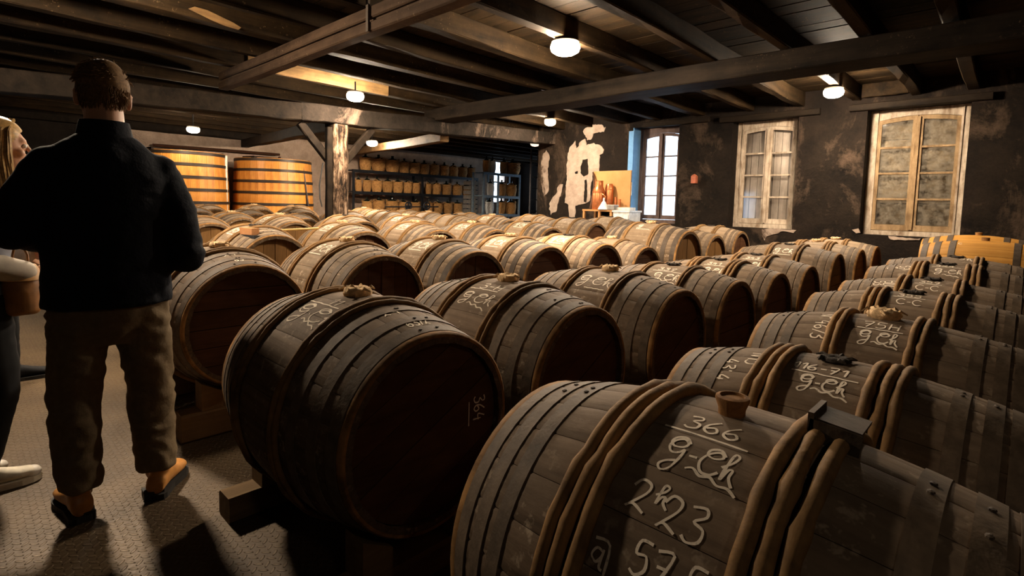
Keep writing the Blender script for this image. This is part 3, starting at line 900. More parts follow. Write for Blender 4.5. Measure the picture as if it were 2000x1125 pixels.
part('electric_cable', MB().tube([(-3.62, 1.9, 3.20), (-3.62, 2.9, 3.14), (-3.62, 3.5, 3.10), (-3.60, 4.1, 3.05), (-3.56, 4.38, 3.01)], 0.007, 6), 'cable_w', ceil)

# ------------------------------------------------------------------ barrels
RB, RH, HL = 0.405, 0.335, 0.50        # bilge radius, head radius, half length
NST = 24                               # staves to a barrel


def brad(u, rb=RB, rh=RH, hl=HL):
    return rb - (rb - rh) * (u / hl) ** 2


def stave_mesh(mat, name='stave'):
    mb = MB()
    K = 12
    da = pi / NST - 0.0016
    vs, fs = [], []
    for i in range(K + 1):
        u = -HL + 2 * HL * i / K
        r = brad(u)
        for a, rr in ((-da, r - 0.0016), (-da * 0.88, r), (-da * .3, r), (da * .3, r), (da * 0.88, r), (da, r - 0.0016), (da, r - 0.028), (-da, r - 0.028)):
            vs.append((u, rr * sin(a), rr * cos(a)))
    for i in range(K):
        for j in range(8):
            fs.append((i * 8 + j, i * 8 + (j + 1) % 8, (i + 1) * 8 + (j + 1) % 8, (i + 1) * 8 + j))
    fs.append((7, 6, 5, 4, 3, 2, 1, 0))
    fs.append(tuple(K * 8 + j for j in range(8)))
    return mb.add(vs, fs).mesh(name, mat, True)


def body_mesh(mat):
    prof = []
    for i in range(13):
        u = -HL + 2 * HL * i / 12
        prof.append((brad(u), u))
    mb = MB().lathe(prof, 48, 'X', caps=False)
    mb.lathe([(RH - 0.028, -HL), (RH - 0.024, -HL + 0.04)], 48, 'X', caps=False)
    mb.lathe([(RH - 0.028, HL), (RH - 0.024, HL - 0.04)], 48, 'X', caps=False)
    mb.lathe([(RH, -HL), (RH - 0.028, -HL)], 48, 'X', caps=False).lathe([(RH, HL), (RH - 0.028, HL)], 48, 'X', caps=False)
    return mb.mesh('barrel_body', mat, True)


def hoop_mesh(u0, w, th, mat, name='hoop'):
    a, b = u0 - w / 2, u0 + w / 2
    prof = [(brad(a) - 0.003, a), (brad(a) + th, a), (brad(b) + th, b), (brad(b) - 0.003, b)]
    mb = MB().lathe(prof, 56, 'X', caps=False)
    return mb.mesh(name, mat, True)


def withy_mesh(u0, rad, seed, off=0.0):
    pts, rs = [], []
    n = 72
    for i in range(n):
        t = 2 * pi * i / n
        q = noise.noise((cos(t) * 2.2, sin(t) * 2.2, seed * 7.1))
        q2 = noise.noise((cos(t) * 9, sin(t) * 9, seed * 3.7))
        r = brad(u0) + rad * 0.72 + off + q2 * 0.0018
        pts.append((u0 + q * 0.006 + 0.003 * sin(t + seed), r * sin(t), r * cos(t)))
        knob = 1.22 if i % 9 == int(seed) % 9 else 1.0
        rs.append(rad * (1 + 0.16 * q2) * knob)
    return MB().tube(pts, rs, 10, closed=True).mesh('withy_hoop', 'withy', True)


def head_plank_meshes(mat, n=6, ang=0.0):
    """boards of the head, lying in the y,z plane at x = 0"""
    R = RH - 0.027
    out = []
    w = 2 * R / n
    for k in range(n):
        z0, z1 = -R + w * k + 0.0018, -R + w * (k + 1) - 0.0018
        pts = []
        for i in range(7):
            z = z0 + (z1 - z0) * i / 6
            pts.append((sqrt(max(0, R * R - z * z)), z))
        poly = pts + [(-y, z) for y, z in reversed(pts)]
        x0, x1 = -0.012, 0.004 + 0.003 * ((k * 7) % 3 - 1) * 0.5
        m = len(poly)
        vs = [(x0, cos(ang) * y - sin(ang) * z, sin(ang) * y + cos(ang) * z) for y, z in poly] + [(x1, cos(ang) * y - sin(ang) * z, sin(ang) * y + cos(ang) * z) for y, z in poly]
        fs = [tuple(range(m - 1, -1, -1)), tuple(range(m, 2 * m))] + [(j, (j + 1) % m, m + (j + 1) % m, m + j) for j in range(m)]
        out.append(MB().add(vs, fs).mesh('head_plank', mat))
    return out


def rag_mesh(seed, mat, r=0.05, h=0.03):
    """a rag twisted round the bung: a crumpled low ring"""
    mb = MB()
    n, m = 26, 8
    vs, fs = [], []
    for i in range(n):
        t = 2 * pi * i / n
        for j in range(m):
            p = 2 * pi * j / m
            q = 1 + 0.38 * noise.noise((cos(t) * 3 + seed, sin(t) * 3, j * 0.9)) + 0.2 * noise.noise((cos(t) * 9, sin(t) * 9 + seed, j * 2.3))
            rr = (r * 0.62 + r * 0.42 * q * cos(p)) 
            vs.append((rr * cos(t) * 1.05, rr * sin(t), h * 0.55 + h * 0.75 * q * sin(p)))
    for i in range(n):
        for j in range(m):
            fs.append((i * m + j, i * m + (j + 1) % m, ((i + 1) % n) * m + (j + 1) % m, ((i + 1) % n) * m + j))
    mb.add(vs, fs)
    # frayed tails
    for k in range(5):
        a = seed * 2.1 + k * 1.3
        p0 = Vector((r * 0.7 * cos(a), r * 0.7 * sin(a), h * 0.7))
        mb.tube([p0, p0 + Vector((cos(a) * r * 0.35, sin(a) * r * 0.35, h * 0.5)), p0 + Vector((cos(a + 0.4) * r * 0.75, sin(a + 0.4) * r * 0.75, h * 0.1))], [0.009, 0.007, 0.003], 5)
    mb.lathe([(r * 0.45, 0.0), (r * 0.42, h * 0.9), (0.0, h)], 12, caps=False)
    return mb.mesh('bung_rag', mat, True)


STV = {k: stave_mesh(k) for k in ('stave', 'stave_b', 'stave_c', 'stave_o')}
BODY = {k: body_mesh(k) for k in ('stave', 'stave_b', 'stave_c')}
HEADS = {(m, a): head_plank_meshes(m, 6, a) for m in ('head', 'head_l') for a in (0.0, 0.5, pi / 2)}
HEADS['stave_o'] = head_plank_meshes('stave_o', 6, 0)
REAR = {m: MB().lathe([(RH - 0.026, -0.012), (RH - 0.026, 0.004)], 40, 'X').mesh('rear_head', m) for m in ('head', 'stave_o')}
CHIME = MB().lathe([(RH + 0.001, -0.024), (RH + 0.009, -0.02), (RH + 0.007, 0.0), (RH + 0.001, 0.005), (RH - 0.008, 0.004)], 56, 'X', caps=False).mesh('chime_hoop', 'chime', True)
IRONS = {}


def iron(u, w, th, mat):
    k = (round(u, 3), w, th, mat)
    if k not in IRONS:
        IRONS[k] = hoop_mesh(u, w, th, mat)
    return IRONS[k]


WITH = {}


def withy(u, rad, seed):
    k = (round(u, 3), rad, seed % 4)
    if k not in WITH:
        WITH[k] = withy_mesh(u, rad, 1 + seed % 4)
    return WITH[k]


RAGS = [rag_mesh(s, 'rag', 0.052, 0.03) for s in (1, 5, 9)]
RAGS_D = [rag_mesh(s, 'rag_d', 0.046, 0.014) for s in (2, 6)]
RAG_G = rag_mesh(4, 'rag', 0.062, 0.036)
CORK = MB().lathe([(0.026, -0.02), (0.027, 0.01), (0.034, 0.030), (0.033, 0.036), (0.025, 0.038), (0.023, 0.033), (0.0, 0.034)], 22, caps=False).mesh('bung', 'cork', True)
RIVET = MB().lathe([(0.0065, 0), (0.0055, 0.003), (0.0, 0.0045)], 8, caps=False).mesh('rivet', 'iron')
BUNG_W = MB().lathe([(0.03, -0.02), (0.034, 0.03), (0.0, 0.034)], 14, caps=False).mesh('bung', 'chime', True)

# hand of the chalk writer: strokes in a cell one unit tall
GL = {
    '0': [[(.3, 1), (.08, .75), (.05, .4), (.25, .02), (.48, .25), (.52, .7), (.3, 1)]],
    '1': [[(.08, .7), (.32, 1), (.28, 0)]],
    '2': [[(.05, .72), (.2, .98), (.45, .9), (.42, .6), (.1, .12), (.04, .05), (.2, .18), (.52, .02)]],
    '3': [[(.08, .92), (.4, 1), (.46, .78), (.22, .55), (.48, .42), (.46, .1), (.2, -.02), (.04, .1)]],
    '4': [[(.3, 1), (.06, .4), (.5, .42)], [(.42, .65), (.38, -.08)]],
    '5': [[(.5, 1), (.15, .98), (.1, .58), (.4, .6), (.46, .22), (.22, -.02), (.02, .08)]],
    '6': [[(.42, 1), (.12, .6), (.06, .2), (.28, 0), (.48, .2), (.36, .46), (.1, .32)]],
    '7': [[(.04, .92), (.5, .98), (.2, -.05)], [(.12, .5), (.44, .52)]],
    '9': [[(.46, .8), (.28, 1), (.06, .78), (.2, .52), (.44, .62), (.46, .85), (.4, .3), (.2, -.05)]],
    'G': [[(.86, .86), (.6, 1.06), (.22, .98), (.1, .76), (.3, .6), (.66, .66), (.78, .84), (.55, .98), (.24, .84), (.12, .58), (.3, .36), (.62, .42), (.78, .58), (.74, .2), (.56, -.22), (.26, -.36), (.1, -.2), (.3, -.02), (.66, .1)]],
    'C': [[(.86, .82), (.6, 1.02), (.25, .92), (.2, .7), (.5, .62), (.8, .76), (.62, .92), (.24, .72), (.06, .36), (.24, .04), (.6, .02), (.86, .2)]],
    'c': [[(.75, .85), (.4, 1), (.1, .7), (.1, .3), (.4, .0), (.78, .12)]],
    'h': [[(.0, .42), (.3, .7), (.42, .98), (.26, 1.06), (.18, .8), (.12, .0), (.26, .4), (.42, .44), (.4, .16), (.62, -.12)]],
    'H': [[(.08, 1), (.04, 0)], [(.5, 1), (.44, 0)], [(.06, .5), (.48, .52)]],
    'N': [[(.04, 0), (.1, 1), (.45, .05), (.52, 1)]],
    'A': [[(.02, 0), (.3, 1), (.52, 0)], [(.12, .38), (.46, .4)]],
    'n': [[(.06, 0), (.1, .6)], [(.1, .4), (.3, .62), (.42, .4), (.42, 0)]],
    '-': [[(.1, .42), (.42, .44)]],
    '.': [[(.12, .36), (.17, .38)]],
    "'": [[(.12, .95), (.1, .75)]],
    '/': [[(.02, -.05), (.4, .95)]],
    'o': [[(.16, .98), (.04, .84), (.14, .7), (.26, .84), (.16, .98)]],
    '~': [[(.0, .3), (.22, .42), (.5, .2), (.78, .3), (1.05, .08), (1.35, .12), (1.62, -.1)]],
    'a': [[(.5, .7), (.2, .75), (.05, .4), (.3, .2), (.5, .5), (.52, .8), (.5, .1), (.66, .0)], [(.0, 1.1), (.7, 1.05), (.78, -.5)]],
    ' ': [],
}
ADV = {'G': .95, 'C': .9, 'c': .85, 'h': .6, '-': .52, '.': .3, "'": .2, '/': .42, 'o': .34, ' ': .35, '1': .42, 'a': .9}


def smooth_line(p, sub=4):
    if len(p) < 3:
        return [(p[0][0] + (p[-1][0] - p[0][0]) * i / 6, p[0][1] + (p[-1][1] - p[0][1]) * i / 6) for i in range(7)]
    out = []
    q = [p[0]] + list(p) + [p[-1]]
    for i in range(1, len(q) - 2):
        for k in range(sub):
            t = k / sub
            r = []
            for d in (0, 1):
                a, b, c, e = q[i - 1][d], q[i][d], q[i + 1][d], q[i + 2][d]
                r.append(0.5 * (2 * b + (c - a) * t + (2 * a - 5 * b + 4 * c - e) * t * t + (3 * b - a - 3 * c + e) * t ** 3))
            out.append(tuple(r))
    out.append(p[-1])
    return out


class ChalkSet:
    """each word or rule chalked on a barrel becomes a marking of its own"""
    def __init__(self):
        self.words = []


def write(mb, text, size, mapf, width=0.009, tall=1.0):
    """ribbons of chalk: mapf(gx, gy) -> point lying on the surface"""
    if isinstance(mb, ChalkSet):
        m = MB()
        write(m, text, size, mapf, width, tall)
        if m.v:
            mb.words.append(m)
        return
    x = 0.0
    for ch in text:
        for stroke in GL.get(ch, []):
            pts = smooth_line([(px + x, py * tall) for px, py in stroke])
            line(mb, [(a * size, b * size) for a, b in pts], mapf, width)
        x += ADV.get(ch, .64)
    return x * size


def line(mb, pts, mapf, width):
    if isinstance(mb, ChalkSet):
        m = MB()
        line(m, pts, mapf, width)
        mb.words.append(m)
        return
    n = len(pts)
    vs, fs = [], []
    for i, (a, b) in enumerate(pts):
        p, q = pts[max(0, i - 1)], pts[min(n - 1, i + 1)]
        dx, dy = q[0] - p[0], q[1] - p[1]
        L = sqrt(dx * dx + dy * dy) or 1
        w = width / 2 * (0.8 + 0.35 * noise.noise((a * 40, b * 40, 2)))
        ox, oy = -dy / L * w, dx / L * w
        vs.append(mapf(a + ox, b + oy))
        vs.append(mapf(a - ox, b - oy))
    for i in range(n - 1):
        fs.append((2 * i, 2 * i + 1, 2 * i + 3, 2 * i + 2))
    mb.add(vs, fs)


def surf(u, s, off=0.0009):
    r = brad(u) + off
    a = s / RB
    return (u, -r * sin(a), r * cos(a))


def front_map(u0, s0, slope=0.0):
    return lambda gx, gy: surf(u0 + gx, s0 - gy + gx * slope)


def side_map(u0, s0):
    return lambda gx, gy: surf(u0 + gy, s0 + gx)


def back_map(u0, s0):
    return lambda gx, gy: surf(u0 - gy, s0 - gx)


def smear_patch(u0, u1, s0, s1, off=0.0016):
    mb = MB()
    n, m = 6, 8
    vs = [surf(u0 + (u1 - u0) * i / n, s0 + (s1 - s0) * j / m, off) for i in range(n + 1) for j in range(m + 1)]
    fs = [(i * (m + 1) + j, i * (m + 1) + j + 1, (i + 1) * (m + 1) + j + 1, (i + 1) * (m + 1) + j) for i in range(n) for j in range(m)]
    return mb.add(vs, fs)


PLACED = []


def barrel(label, X, Y, ztop, mat='stave', style='row1', chalk=None, bung='rag', head=('head', 0.0), full=True, scale=1.0, yaw=0.0, seed=0, group='oak barrels lying in rows', roll=0.0):
    """a barrel lying along the x axis, its bung uppermost"""
    r = random.Random(seed * 31 + 5)
    zc = ztop - RB * scale
    PLACED.append((X, Y, zc, scale, label))
    T = thing('barrel', label, 'barrel', (X, Y, zc - RB * scale), yaw, group)
    c0 = RB * scale
    sc = (scale,) * 3

    def put(name, me, loc=(0, 0, 0), rot=(0, 0, 0), sc_=sc):
        return inst(name, me, T, (loc[0] * scale, loc[1] * scale, loc[2] * scale + c0), rot, sc_)
    if full:
        a0 = r.uniform(0, 1)
        for k in range(NST):
            put('stave', STV[mat], rot=(2 * pi * (k + a0) / NST, 0, 0))
    else:
        put('body', BODY[mat])
    hd = HEADS['stave_o'] if mat == 'stave_o' else HEADS[head]
    for me in hd:
        put('head_plank', me, (HL - 0.035, 0, 0))
    put('rear_head', REAR['stave_o' if mat == 'stave_o' else 'head'], (-HL + 0.035, 0, 0))
    im = 'iron'
    if style == 'row1':      # thin iron bands and one thick hoop each side of the bung
        for u in (-.45, -.375, -.29, .26, .365, .45):
            put('hoop', iron(u, 0.042, 0.003, 'iron_b'))
        for j, u in enumerate((-.165, .165)):
            put('withy_hoop', withy(u, 0.0135, seed + j))
            put('withy_hoop', withy(u + 0.022, 0.010, seed + j + 1))
    elif style == 'row0':    # bundles of rounded withies
        for u in (-.46, -.40, -.335, .335, .41, .465):
            put('hoop', iron(u, 0.040, 0.003, 'iron_b'))
        for j, u in enumerate((-.165, -.13, .13, .165)):
            put('withy_hoop', withy(u, 0.0150, seed + j))
        if seed % 2 or seed == 0:
            put('withy_hoop', withy(-.198, 0.0150, seed))
            put('withy_hoop', withy(.198, 0.0150, seed + 1))
    elif style == 'banded':  # broad dark iron bands on dusty wood
        for u in (-.455, -.36, -.25, .245, .35, .455):
            put('hoop', iron(u, 0.05, 0.0035, 'iron' if seed in (32, 33, 36, 43, 44) else 'iron_b'))
        for j, u in enumerate((-.16, .16)):
            put('withy_hoop', withy(u, 0.0135, seed + j))
            put('withy_hoop', withy(u + (0.024 if j else -0.024), 0.0115, seed + j + 1))
    elif style == 'new':
        for u in (-.46, -.36, -.24, .24, .36, .46):
            put('hoop', iron(u, 0.052, 0.004, 'iron'))
    if style != 'new':
        put('chime_hoop', CHIME, (HL - 0.004, 0, 0))
        put('chime_hoop', CHIME, (-HL + 0.004, 0, 0), (0, 0, pi))
    if full and style in ('row1', 'row0'):
        for u in ((-.45, -.375, -.29, .26, .365, .45) if style == 'row1' else (-.40, -.335, .335, .41)):
            for s in (-0.02, 0.03):
                a = (s + r.uniform(-0.05, 0.05)) / RB
                rr = brad(u) + 0.003
                put('rivet', RIVET, (u, -rr * sin(a), rr * cos(a)), (a, 0, 0))
    b = None
    if bung == 'rag':
        b = put('bung_rag', RAGS[seed % 3], (0, 0, RB - 0.006), (0, 0, seed * 1.7))
    elif bung == 'dark':
        b = put('bung_rag', RAGS_D[seed % 2], (0, 0, RB - 0.005), (0, 0, seed * 1.3))
    elif bung == 'gold':
        b = put('bung_rag', RAG_G, (0, 0, RB - 0.006))
    elif bung == 'cork':
        b = put('bung', CORK, (0, 0, RB))
    else:
        b = put('bung', BUNG_W, (0, 0, RB))
    if chalk:
        cs = ChalkSet()
        chalk(cs)
        for m in cs.words:
            put('chalk_marking', m.mesh('chalk_marking', 'chalk'))
    return T


def mark(num=None, rule=None, name=None, wave=None, sides=(), width=0.0075):
    """num: (text,u,s,size,tall)  rule: (u0,u1,s)  name: as num  wave: (u0,u1,s)  sides: (text,u,s,size,mode)"""
    def f(mb):
        for t in (num, name):
            if t:
                write(mb, t[0], t[3], front_map(t[1], t[2]), width, t[4])
        if rule:
            line(mb, [((rule[1] - rule[0]) * i / 10, 0.0015 * sin(i * 2.1)) for i in range(11)], front_map(rule[0], rule[2]), width)
        if wave:
            write(mb, '~', (wave[1] - wave[0]) / 1.62, front_map(wave[0], wave[2]), width, 0.8)
        for (txt, u, s_, sz, mode) in sides:
            write(mb, txt, sz, {'side': side_map, 'back': back_map, 'front': front_map}[mode](u, s_), width)
    return f


def mark_small(name, s0=0.20, size=0.055, u0=-0.08, width=0.0085, under=True, tall=1.1):
    def f(mb):
        write(mb, name, size, front_map(u0, s0), width, tall)
        if under:
            line(mb, [(0.15 * i / 6, 0) for i in range(7)], front_map(u0 + 0.03, s0 + 0.03), width)
    return f


def mark_366(mb):
    w = 0.0062
    write(mb, '366', 0.060, front_map(-0.058, 0.106), w, 0.75)
    line(mb, [(0.165 * i / 8, 0) for i in range(9)], front_map(-0.088, 0.120), w)
    write(mb, 'G-Ch', 0.0465, front_map(-0.058, 0.205), w, 1.35)
    write(mb, '~', 0.060, front_map(-0.005, 0.222), w, 0.8)
    write(mb, '2', 0.075, front_map(-0.078, 0.318), w, 0.8)
    write(mb, 'h', 0.045, front_map(-0.03, 0.292), w, 0.8)
    write(mb, '23', 0.070, front_map(-0.012, 0.328), w, 0.9)
    write(mb, '57.5', 0.060, front_map(-0.03, 0.410), w, 0.9)
    write(mb, 'a', 0.045, front_map(-0.105, 0.432), w, 0.9)


def head_note(parent, scale=1.0):
    """364 chalked sideways on the head"""
    mb = MB()
    x = HL - 0.035 + 0.0065

    def m(y0, z0):
        return lambda gx, gy: (x, y0 + gy, z0 - gx)
    write(mb, '364', 0.052, m(0.205, 0.07), 0.006)
    line(mb, [(0.09 * i / 5, 0) for i in range(6)], m(0.18, 0.055), 0.005)
    return inst('chalk_marking', mb.mesh('chalk_marking', 'chalk'), parent, (0, 0, RB))


ROWX = [-0.37, -1.88, -3.60, -5.35, -7.10, -8.85, -10.60, -12.30]
E0 = 1.32

# front row, running away to the right past the viewer
FX = -0.405
b = barrel('large near barrel chalked 366 with a cork bung and G-Ch below', FX, 1.09, E0 - 0.415, 'stave', 'row0', mark_366, 'cork', seed=0, scale=0.98)
br = MB().box((0.185, 0.02, 0.0), (0.085, 0.085, 0.007), Matrix.Rotation(radians(6), 3, 'Y')).box((0.146, 0.02, -0.004), (0.010, 0.09, 0.04))
br.box((0.185, -0.022, -0.02), (0.085, 0.006, 0.04), Matrix.Rotation(radians(6), 3, 'Y'))
inst('iron_bracket', br.mesh('iron_bracket', 'iron'), b, (0, 0.02, 2 * RB * 0.98 + 0.030))
barrel('dark barrel chalked 116-71 over G-Ch beside the 366 barrel', FX, 1.935, E0 - 0.47, 'stave', 'row0', mark(('116-71', -0.10, 0.122, 0.053, 0.8), (-0.095, 0.095, 0.137), ('G-Ch', -0.06, 0.210, 0.045, 1.3), (-0.02, 0.085, 0.23), (('N15', -0.25, 0.05, 0.06, 'side'), ("43'.4", -0.325, 0.12, 0.055, 'side'))), 'dark', seed=1, scale=0.945)
barrel('dark barrel chalked 75H over G Ch with a tan rope bung', FX, 2.745, E0 - 0.44, 'stave', 'row0', mark(('75H', -0.055, 0.150, 0.075, 0.7), (-0.07, 0.095, 0.163), ('G Ch', -0.055, 0.248, 0.051, 1.3), (-0.005, 0.09, 0.266), (('No 46/3', -0.235, 0.05, 0.062, 'side'),)), 'gold', seed=2, scale=0.945)
barrel('dark barrel chalked 355 over C-C with a black bung', FX, 3.575, E0 - 0.42, 'stave', 'row0', mark(('355', -0.06, 0.10, 0.06, 0.7), (-0.075, 0.068, 0.110), ('c-c', -0.055, 0.192, 0.052, 1.1)), 'dark', seed=3, scale=0.955)
barrel('dark barrel chalked 359 over C-C behind the 355 barrel', FX, 4.43, E0 - 0.42, 'stave', 'row0', mark(('359', -0.06, 0.11, 0.06, 0.7), (-0.08, 0.06, 0.122), ('c-c', -0.07, 0.205, 0.055, 1.1), None, (('53', -0.30, 0.10, 0.06, 'side'), ('HN', -0.24, 0.10, 0.075, 'side'))), 'dark', seed=4)
barrel('dark barrel chalked 424 over G-Ch behind the 359 barrel', FX, 5.30, E0 - 0.375, 'stave', 'row0', mark(('424', -0.06, 0.09, 0.06, 0.7), (-0.08, 0.09, 0.100), ('G-Ch', -0.06, 0.205, 0.055, 1.1), (-0.01, 0.09, 0.24), (('5', -0.36, 0.12, 0.065, 'side'), ("57", -0.28, 0.10, 0.065, 'side'))), 'dark', seed=5)
barrel('dark barrel chalked 5h just before the orange barrels', FX, 6.17, E0 - 0.365, 'stave', 'row0', mark_small('5h', 0.10, 0.07, 0.02, 0.008, False), 'dark', seed=6)
ob = at(1925, 470, Y=7.5)
barrel('new orange oak barrel with black hoops in front of its twin', ob.x, 7.5, ob.z, 'stave_o', 'new', mark_small('c', 0.17, 0.04, -0.20, 0.006, False), 'wood', seed=7, scale=1.05, group='new orange barrels')
barrel('new orange oak barrel with black hoops close to the boarded window', ob.x - 0.1, 8.45, ob.z + 0.03, 'stave_o', 'new', None, 'wood', seed=8, scale=1.05, group='new orange barrels')

# second row
SR = -1.88
b = barrel('dark barrel at the aisle with a burlap bung and 364 on its head', SR, 1.09, E0 - 0.37, 'stave', 'row1', mark(('11', 0.0, 0.13, 0.08, 0.55), (-0.125, 0.10, 0.138), ('G.Ch', -0.105, 0.235, 0.098, 0.8), (-0.01, 0.11, 0.255), (("2'4", 0.30, 0.07, 0.05, 'back'), ('63/2', 0.415, 0.05, 0.045, 'back'))), 'rag', ('head', 0.5), seed=10)
head_note(b)
barrel('dark barrel chalked 3-H over G.Ch, crumpled burlap on its bung', SR, 1.945, E0 - 0.385, 'stave', 'row1', mark(('3-H', -0.055, 0.155, 0.085, 0.6), (-0.105, 0.085, 0.165), ('G.Ch', -0.10, 0.262, 0.078, 0.8), (-0.03, 0.10, 0.295)), 'rag', ('head', 0.5), seed=11)
barrel('dark barrel chalked G.Ch right of the crumpled burlap barrel', SR, 2.88, E0 - 0.40, 'stave', 'row1', mark(None, (-0.02, 0.12, 0.27), ('G.Ch', -0.10, 0.235, 0.086, 0.95)), 'rag', ('head', 0.5), seed=12)
barrel('dark barrel chalked 337 over G.Ch in the second row', SR, 3.735, E0 - 0.42, 'stave', 'row1', mark(('337', -0.05, 0.155, 0.075, 0.6), (-0.08, 0.14, 0.168), ('G.Ch', -0.045, 0.265, 0.072, 0.95), (0.0, 0.15, 0.295)), 'dark', ('head', 0.0), seed=13)
barrel('dark barrel chalked 341 over G.Ch, fifth of the second row', SR, 4.59, E0 - 0.43, 'stave', 'row0', mark(('341', -0.05, 0.155, 0.07, 0.6), (-0.07, 0.13, 0.17), ('G.Ch', -0.04, 0.28, 0.06, 1.1), (0.0, 0.13, 0.31)), 'dark', ('head', 0.0), seed=15)
barrel('dark barrel chalked 343 over G Ch, sixth of the second row', SR, 5.46, E0 - 0.43, 'stave', 'row0', mark(('343', -0.05, 0.155, 0.07, 0.6), (-0.07, 0.13, 0.17), ('G Ch', -0.04, 0.28, 0.06, 1.1)), 'dark', ('head', 0.0), seed=16)
barrel('dark barrel with bold underlined G.Ch, seventh of the second row', SR, 6.48, E0 - 0.365, 'stave', 'row0', mark_small('G.Ch', 0.255, 0.07, -0.095), 'dark', ('head', 0.0), seed=18)
barrel('tan lit barrel behind the bold underlined G.Ch barrel', SR, 7.56, E0 - 0.365, 'stave_b', 'row0', None, 'rag', ('head', 0.0), seed=19)
barrel('tan lit barrel nearest the wall in the second row', SR, 8.50, E0 - 0.365, 'stave_b', 'row0', None, 'rag', ('head', 0.0), seed=20)

# third row
TR = -3.60
barrel('brown barrel at the aisle behind the standing man, third row', TR, 1.13, E0 - 0.31, 'stave', 'row1', mark(None, None, ('G.Ch', -0.10, 0.24, 0.09, 0.8), None, (("2'4", 0.30, 0.07, 0.05, 'back'), ('63', 0.41, 0.05, 0.045, 'back'))), 'rag', ('head', 0.0), seed=30)
barrel('dusty barrel with smudged chalk, second from the aisle in the third row', TR, 2.0, E0 - 0.30, 'stave_b', 'row1', mark_small('G.Ch', 0.23, 0.08, -0.11), 'rag', ('head', pi / 2), seed=31)
barrel('dusty barrel with smudged chalk, third from the aisle in the third row', TR, 2.86, E0 - 0.31, 'stave_b', 'banded', mark_small('G.Ch', 0.23, 0.08, -0.11), 'rag', ('head', pi / 2), seed=32)
barrel('striped barrel of dark bands and pale wood, fourth in the third row', TR, 3.75, E0 - 0.31, 'stave_c', 'banded', mark_small('G.Ch', 0.24, 0.075, -0.11), 'rag', ('head', 0.0), seed=33)
barrel('dusty barrel with boxed chalk G.Ch, fifth in the third row', TR, 4.66, E0 - 0.32, 'stave_c', 'row1', mark_small('G.Ch', 0.22, 0.075, -0.1), 'dark', ('head', 0.0), seed=34)
barrel('lower dusty barrel with tan rim left of the tall dark barrel', TR, 5.52, E0 - 0.38, 'stave_b', 'row1', None, 'rag', ('head', 0.0), seed=35)
barrel('tall dark barrel with a pale rim below the daylit window', TR, 6.45, E0 - 0.20, 'stave_b', 'banded', mark_small('G', 0.2, 0.07), 'rag', ('head_l', pi / 2), seed=36, scale=1.12)
barrel('brown barrel partly hidden right of the tall dark barrel', TR, 7.44, E0 - 0.29, 'stave_b', 'banded', None, 'dark', ('head_l', pi / 2), seed=37)
barrel('brown barrel nearest the wall under the shuttered window, third row', TR, 8.36, E0 - 0.255, 'stave_c', 'row0', None, 'dark', ('head', pi / 2), seed=38)

# fourth row
QR = -5.35
barrel('brown barrel with a squeegee resting on it, fourth row', QR, 2.0, E0 - 0.265, 'stave_b', 'row1', mark_small('G.Ch', 0.22, 0.07), 'dark', ('head_l', pi / 2), seed=40)
barrel('golden lit barrel with rag bung, second in the fourth row', QR, 2.92, E0 - 0.25, 'stave_c', 'row1', mark_small('G.Ch', 0.22, 0.07), 'rag', ('head', pi / 2), seed=41)
barrel('golden lit barrel with chalk dash, third in the fourth row', QR, 3.88, E0 - 0.25, 'stave_c', 'row1', mark_small('G.Ch', 0.22, 0.07), 'rag', ('head', pi / 2), seed=42)
barrel('dusty barrel chalked G.Ch, fourth in the fourth row', QR, 4.80, E0 - 0.26, 'stave_b', 'banded', mark_small('G.Ch', 0.22, 0.075), 'rag', ('head', 0.0), seed=43)
barrel('dusty barrel with boxed G.Ch chalk, fifth in the fourth row', QR, 5.92, E0 - 0.25, 'stave_b', 'banded', mark_small('G.Ch', 0.22, 0.075), 'dark', ('head', 0.0), seed=44)
barrel('reddish barrel with thin hoops, sixth in the fourth row', QR, 7.02, E0 - 0.195, 'stave_b', 'banded', None, 'dark', ('head', 0.0), seed=45)
barrel('bluish lit barrel below the copper cans and plywood board', QR, 8.13, E0 - 0.175, 'stave_b', 'row1', None, 'dark', ('head', 0.0), seed=46)

# rows farther back
for rowi, (X, word, ys) in enumerate(((-7.10, 'fifth', ((2.0, .23), (2.97, .22), (3.93, .22), (4.97, .22), (5.97, .20), (6.88, .21), (8.05, .19))),
                                      (-8.85, 'sixth', ((2.0, .23), (2.96, .235), (3.92, .24), (4.91, .20), (5.80, .19), (6.75, .20), (7.75, .20))),
                                      (-10.60, 'seventh', ((2.9, .19), (3.81, .22), (4.75, .18), (5.75, .20), (6.7, .20))),
                                      (-12.30, 'eighth', ((3.65, .17), (4.59, .16), (5.54, .15), (7.31, .19), (8.63, .21))))):
    for i, (Y, dz) in enumerate(ys):
        ordn = ('first', 'second', 'third', 'fourth', 'fifth', 'sixth', 'seventh', 'eighth')[i]
        barrel('dusty old barrel, %s from the aisle in the %s row back' % (ordn, word), X, Y, E0 - dz, ('stave_b', 'stave_c', 'stave_b', 'stave')[(i + rowi) % 4] if rowi < 2 else 'stave_b', 'row1' if rowi < 1 else 'banded',
               mark_small('G.Ch', 0.22, 0.07) if rowi < 1 and i % 2 else None, 'rag' if i % 2 else 'dark', ('head_l', pi / 2), False, seed=60 + rowi * 10 + i)

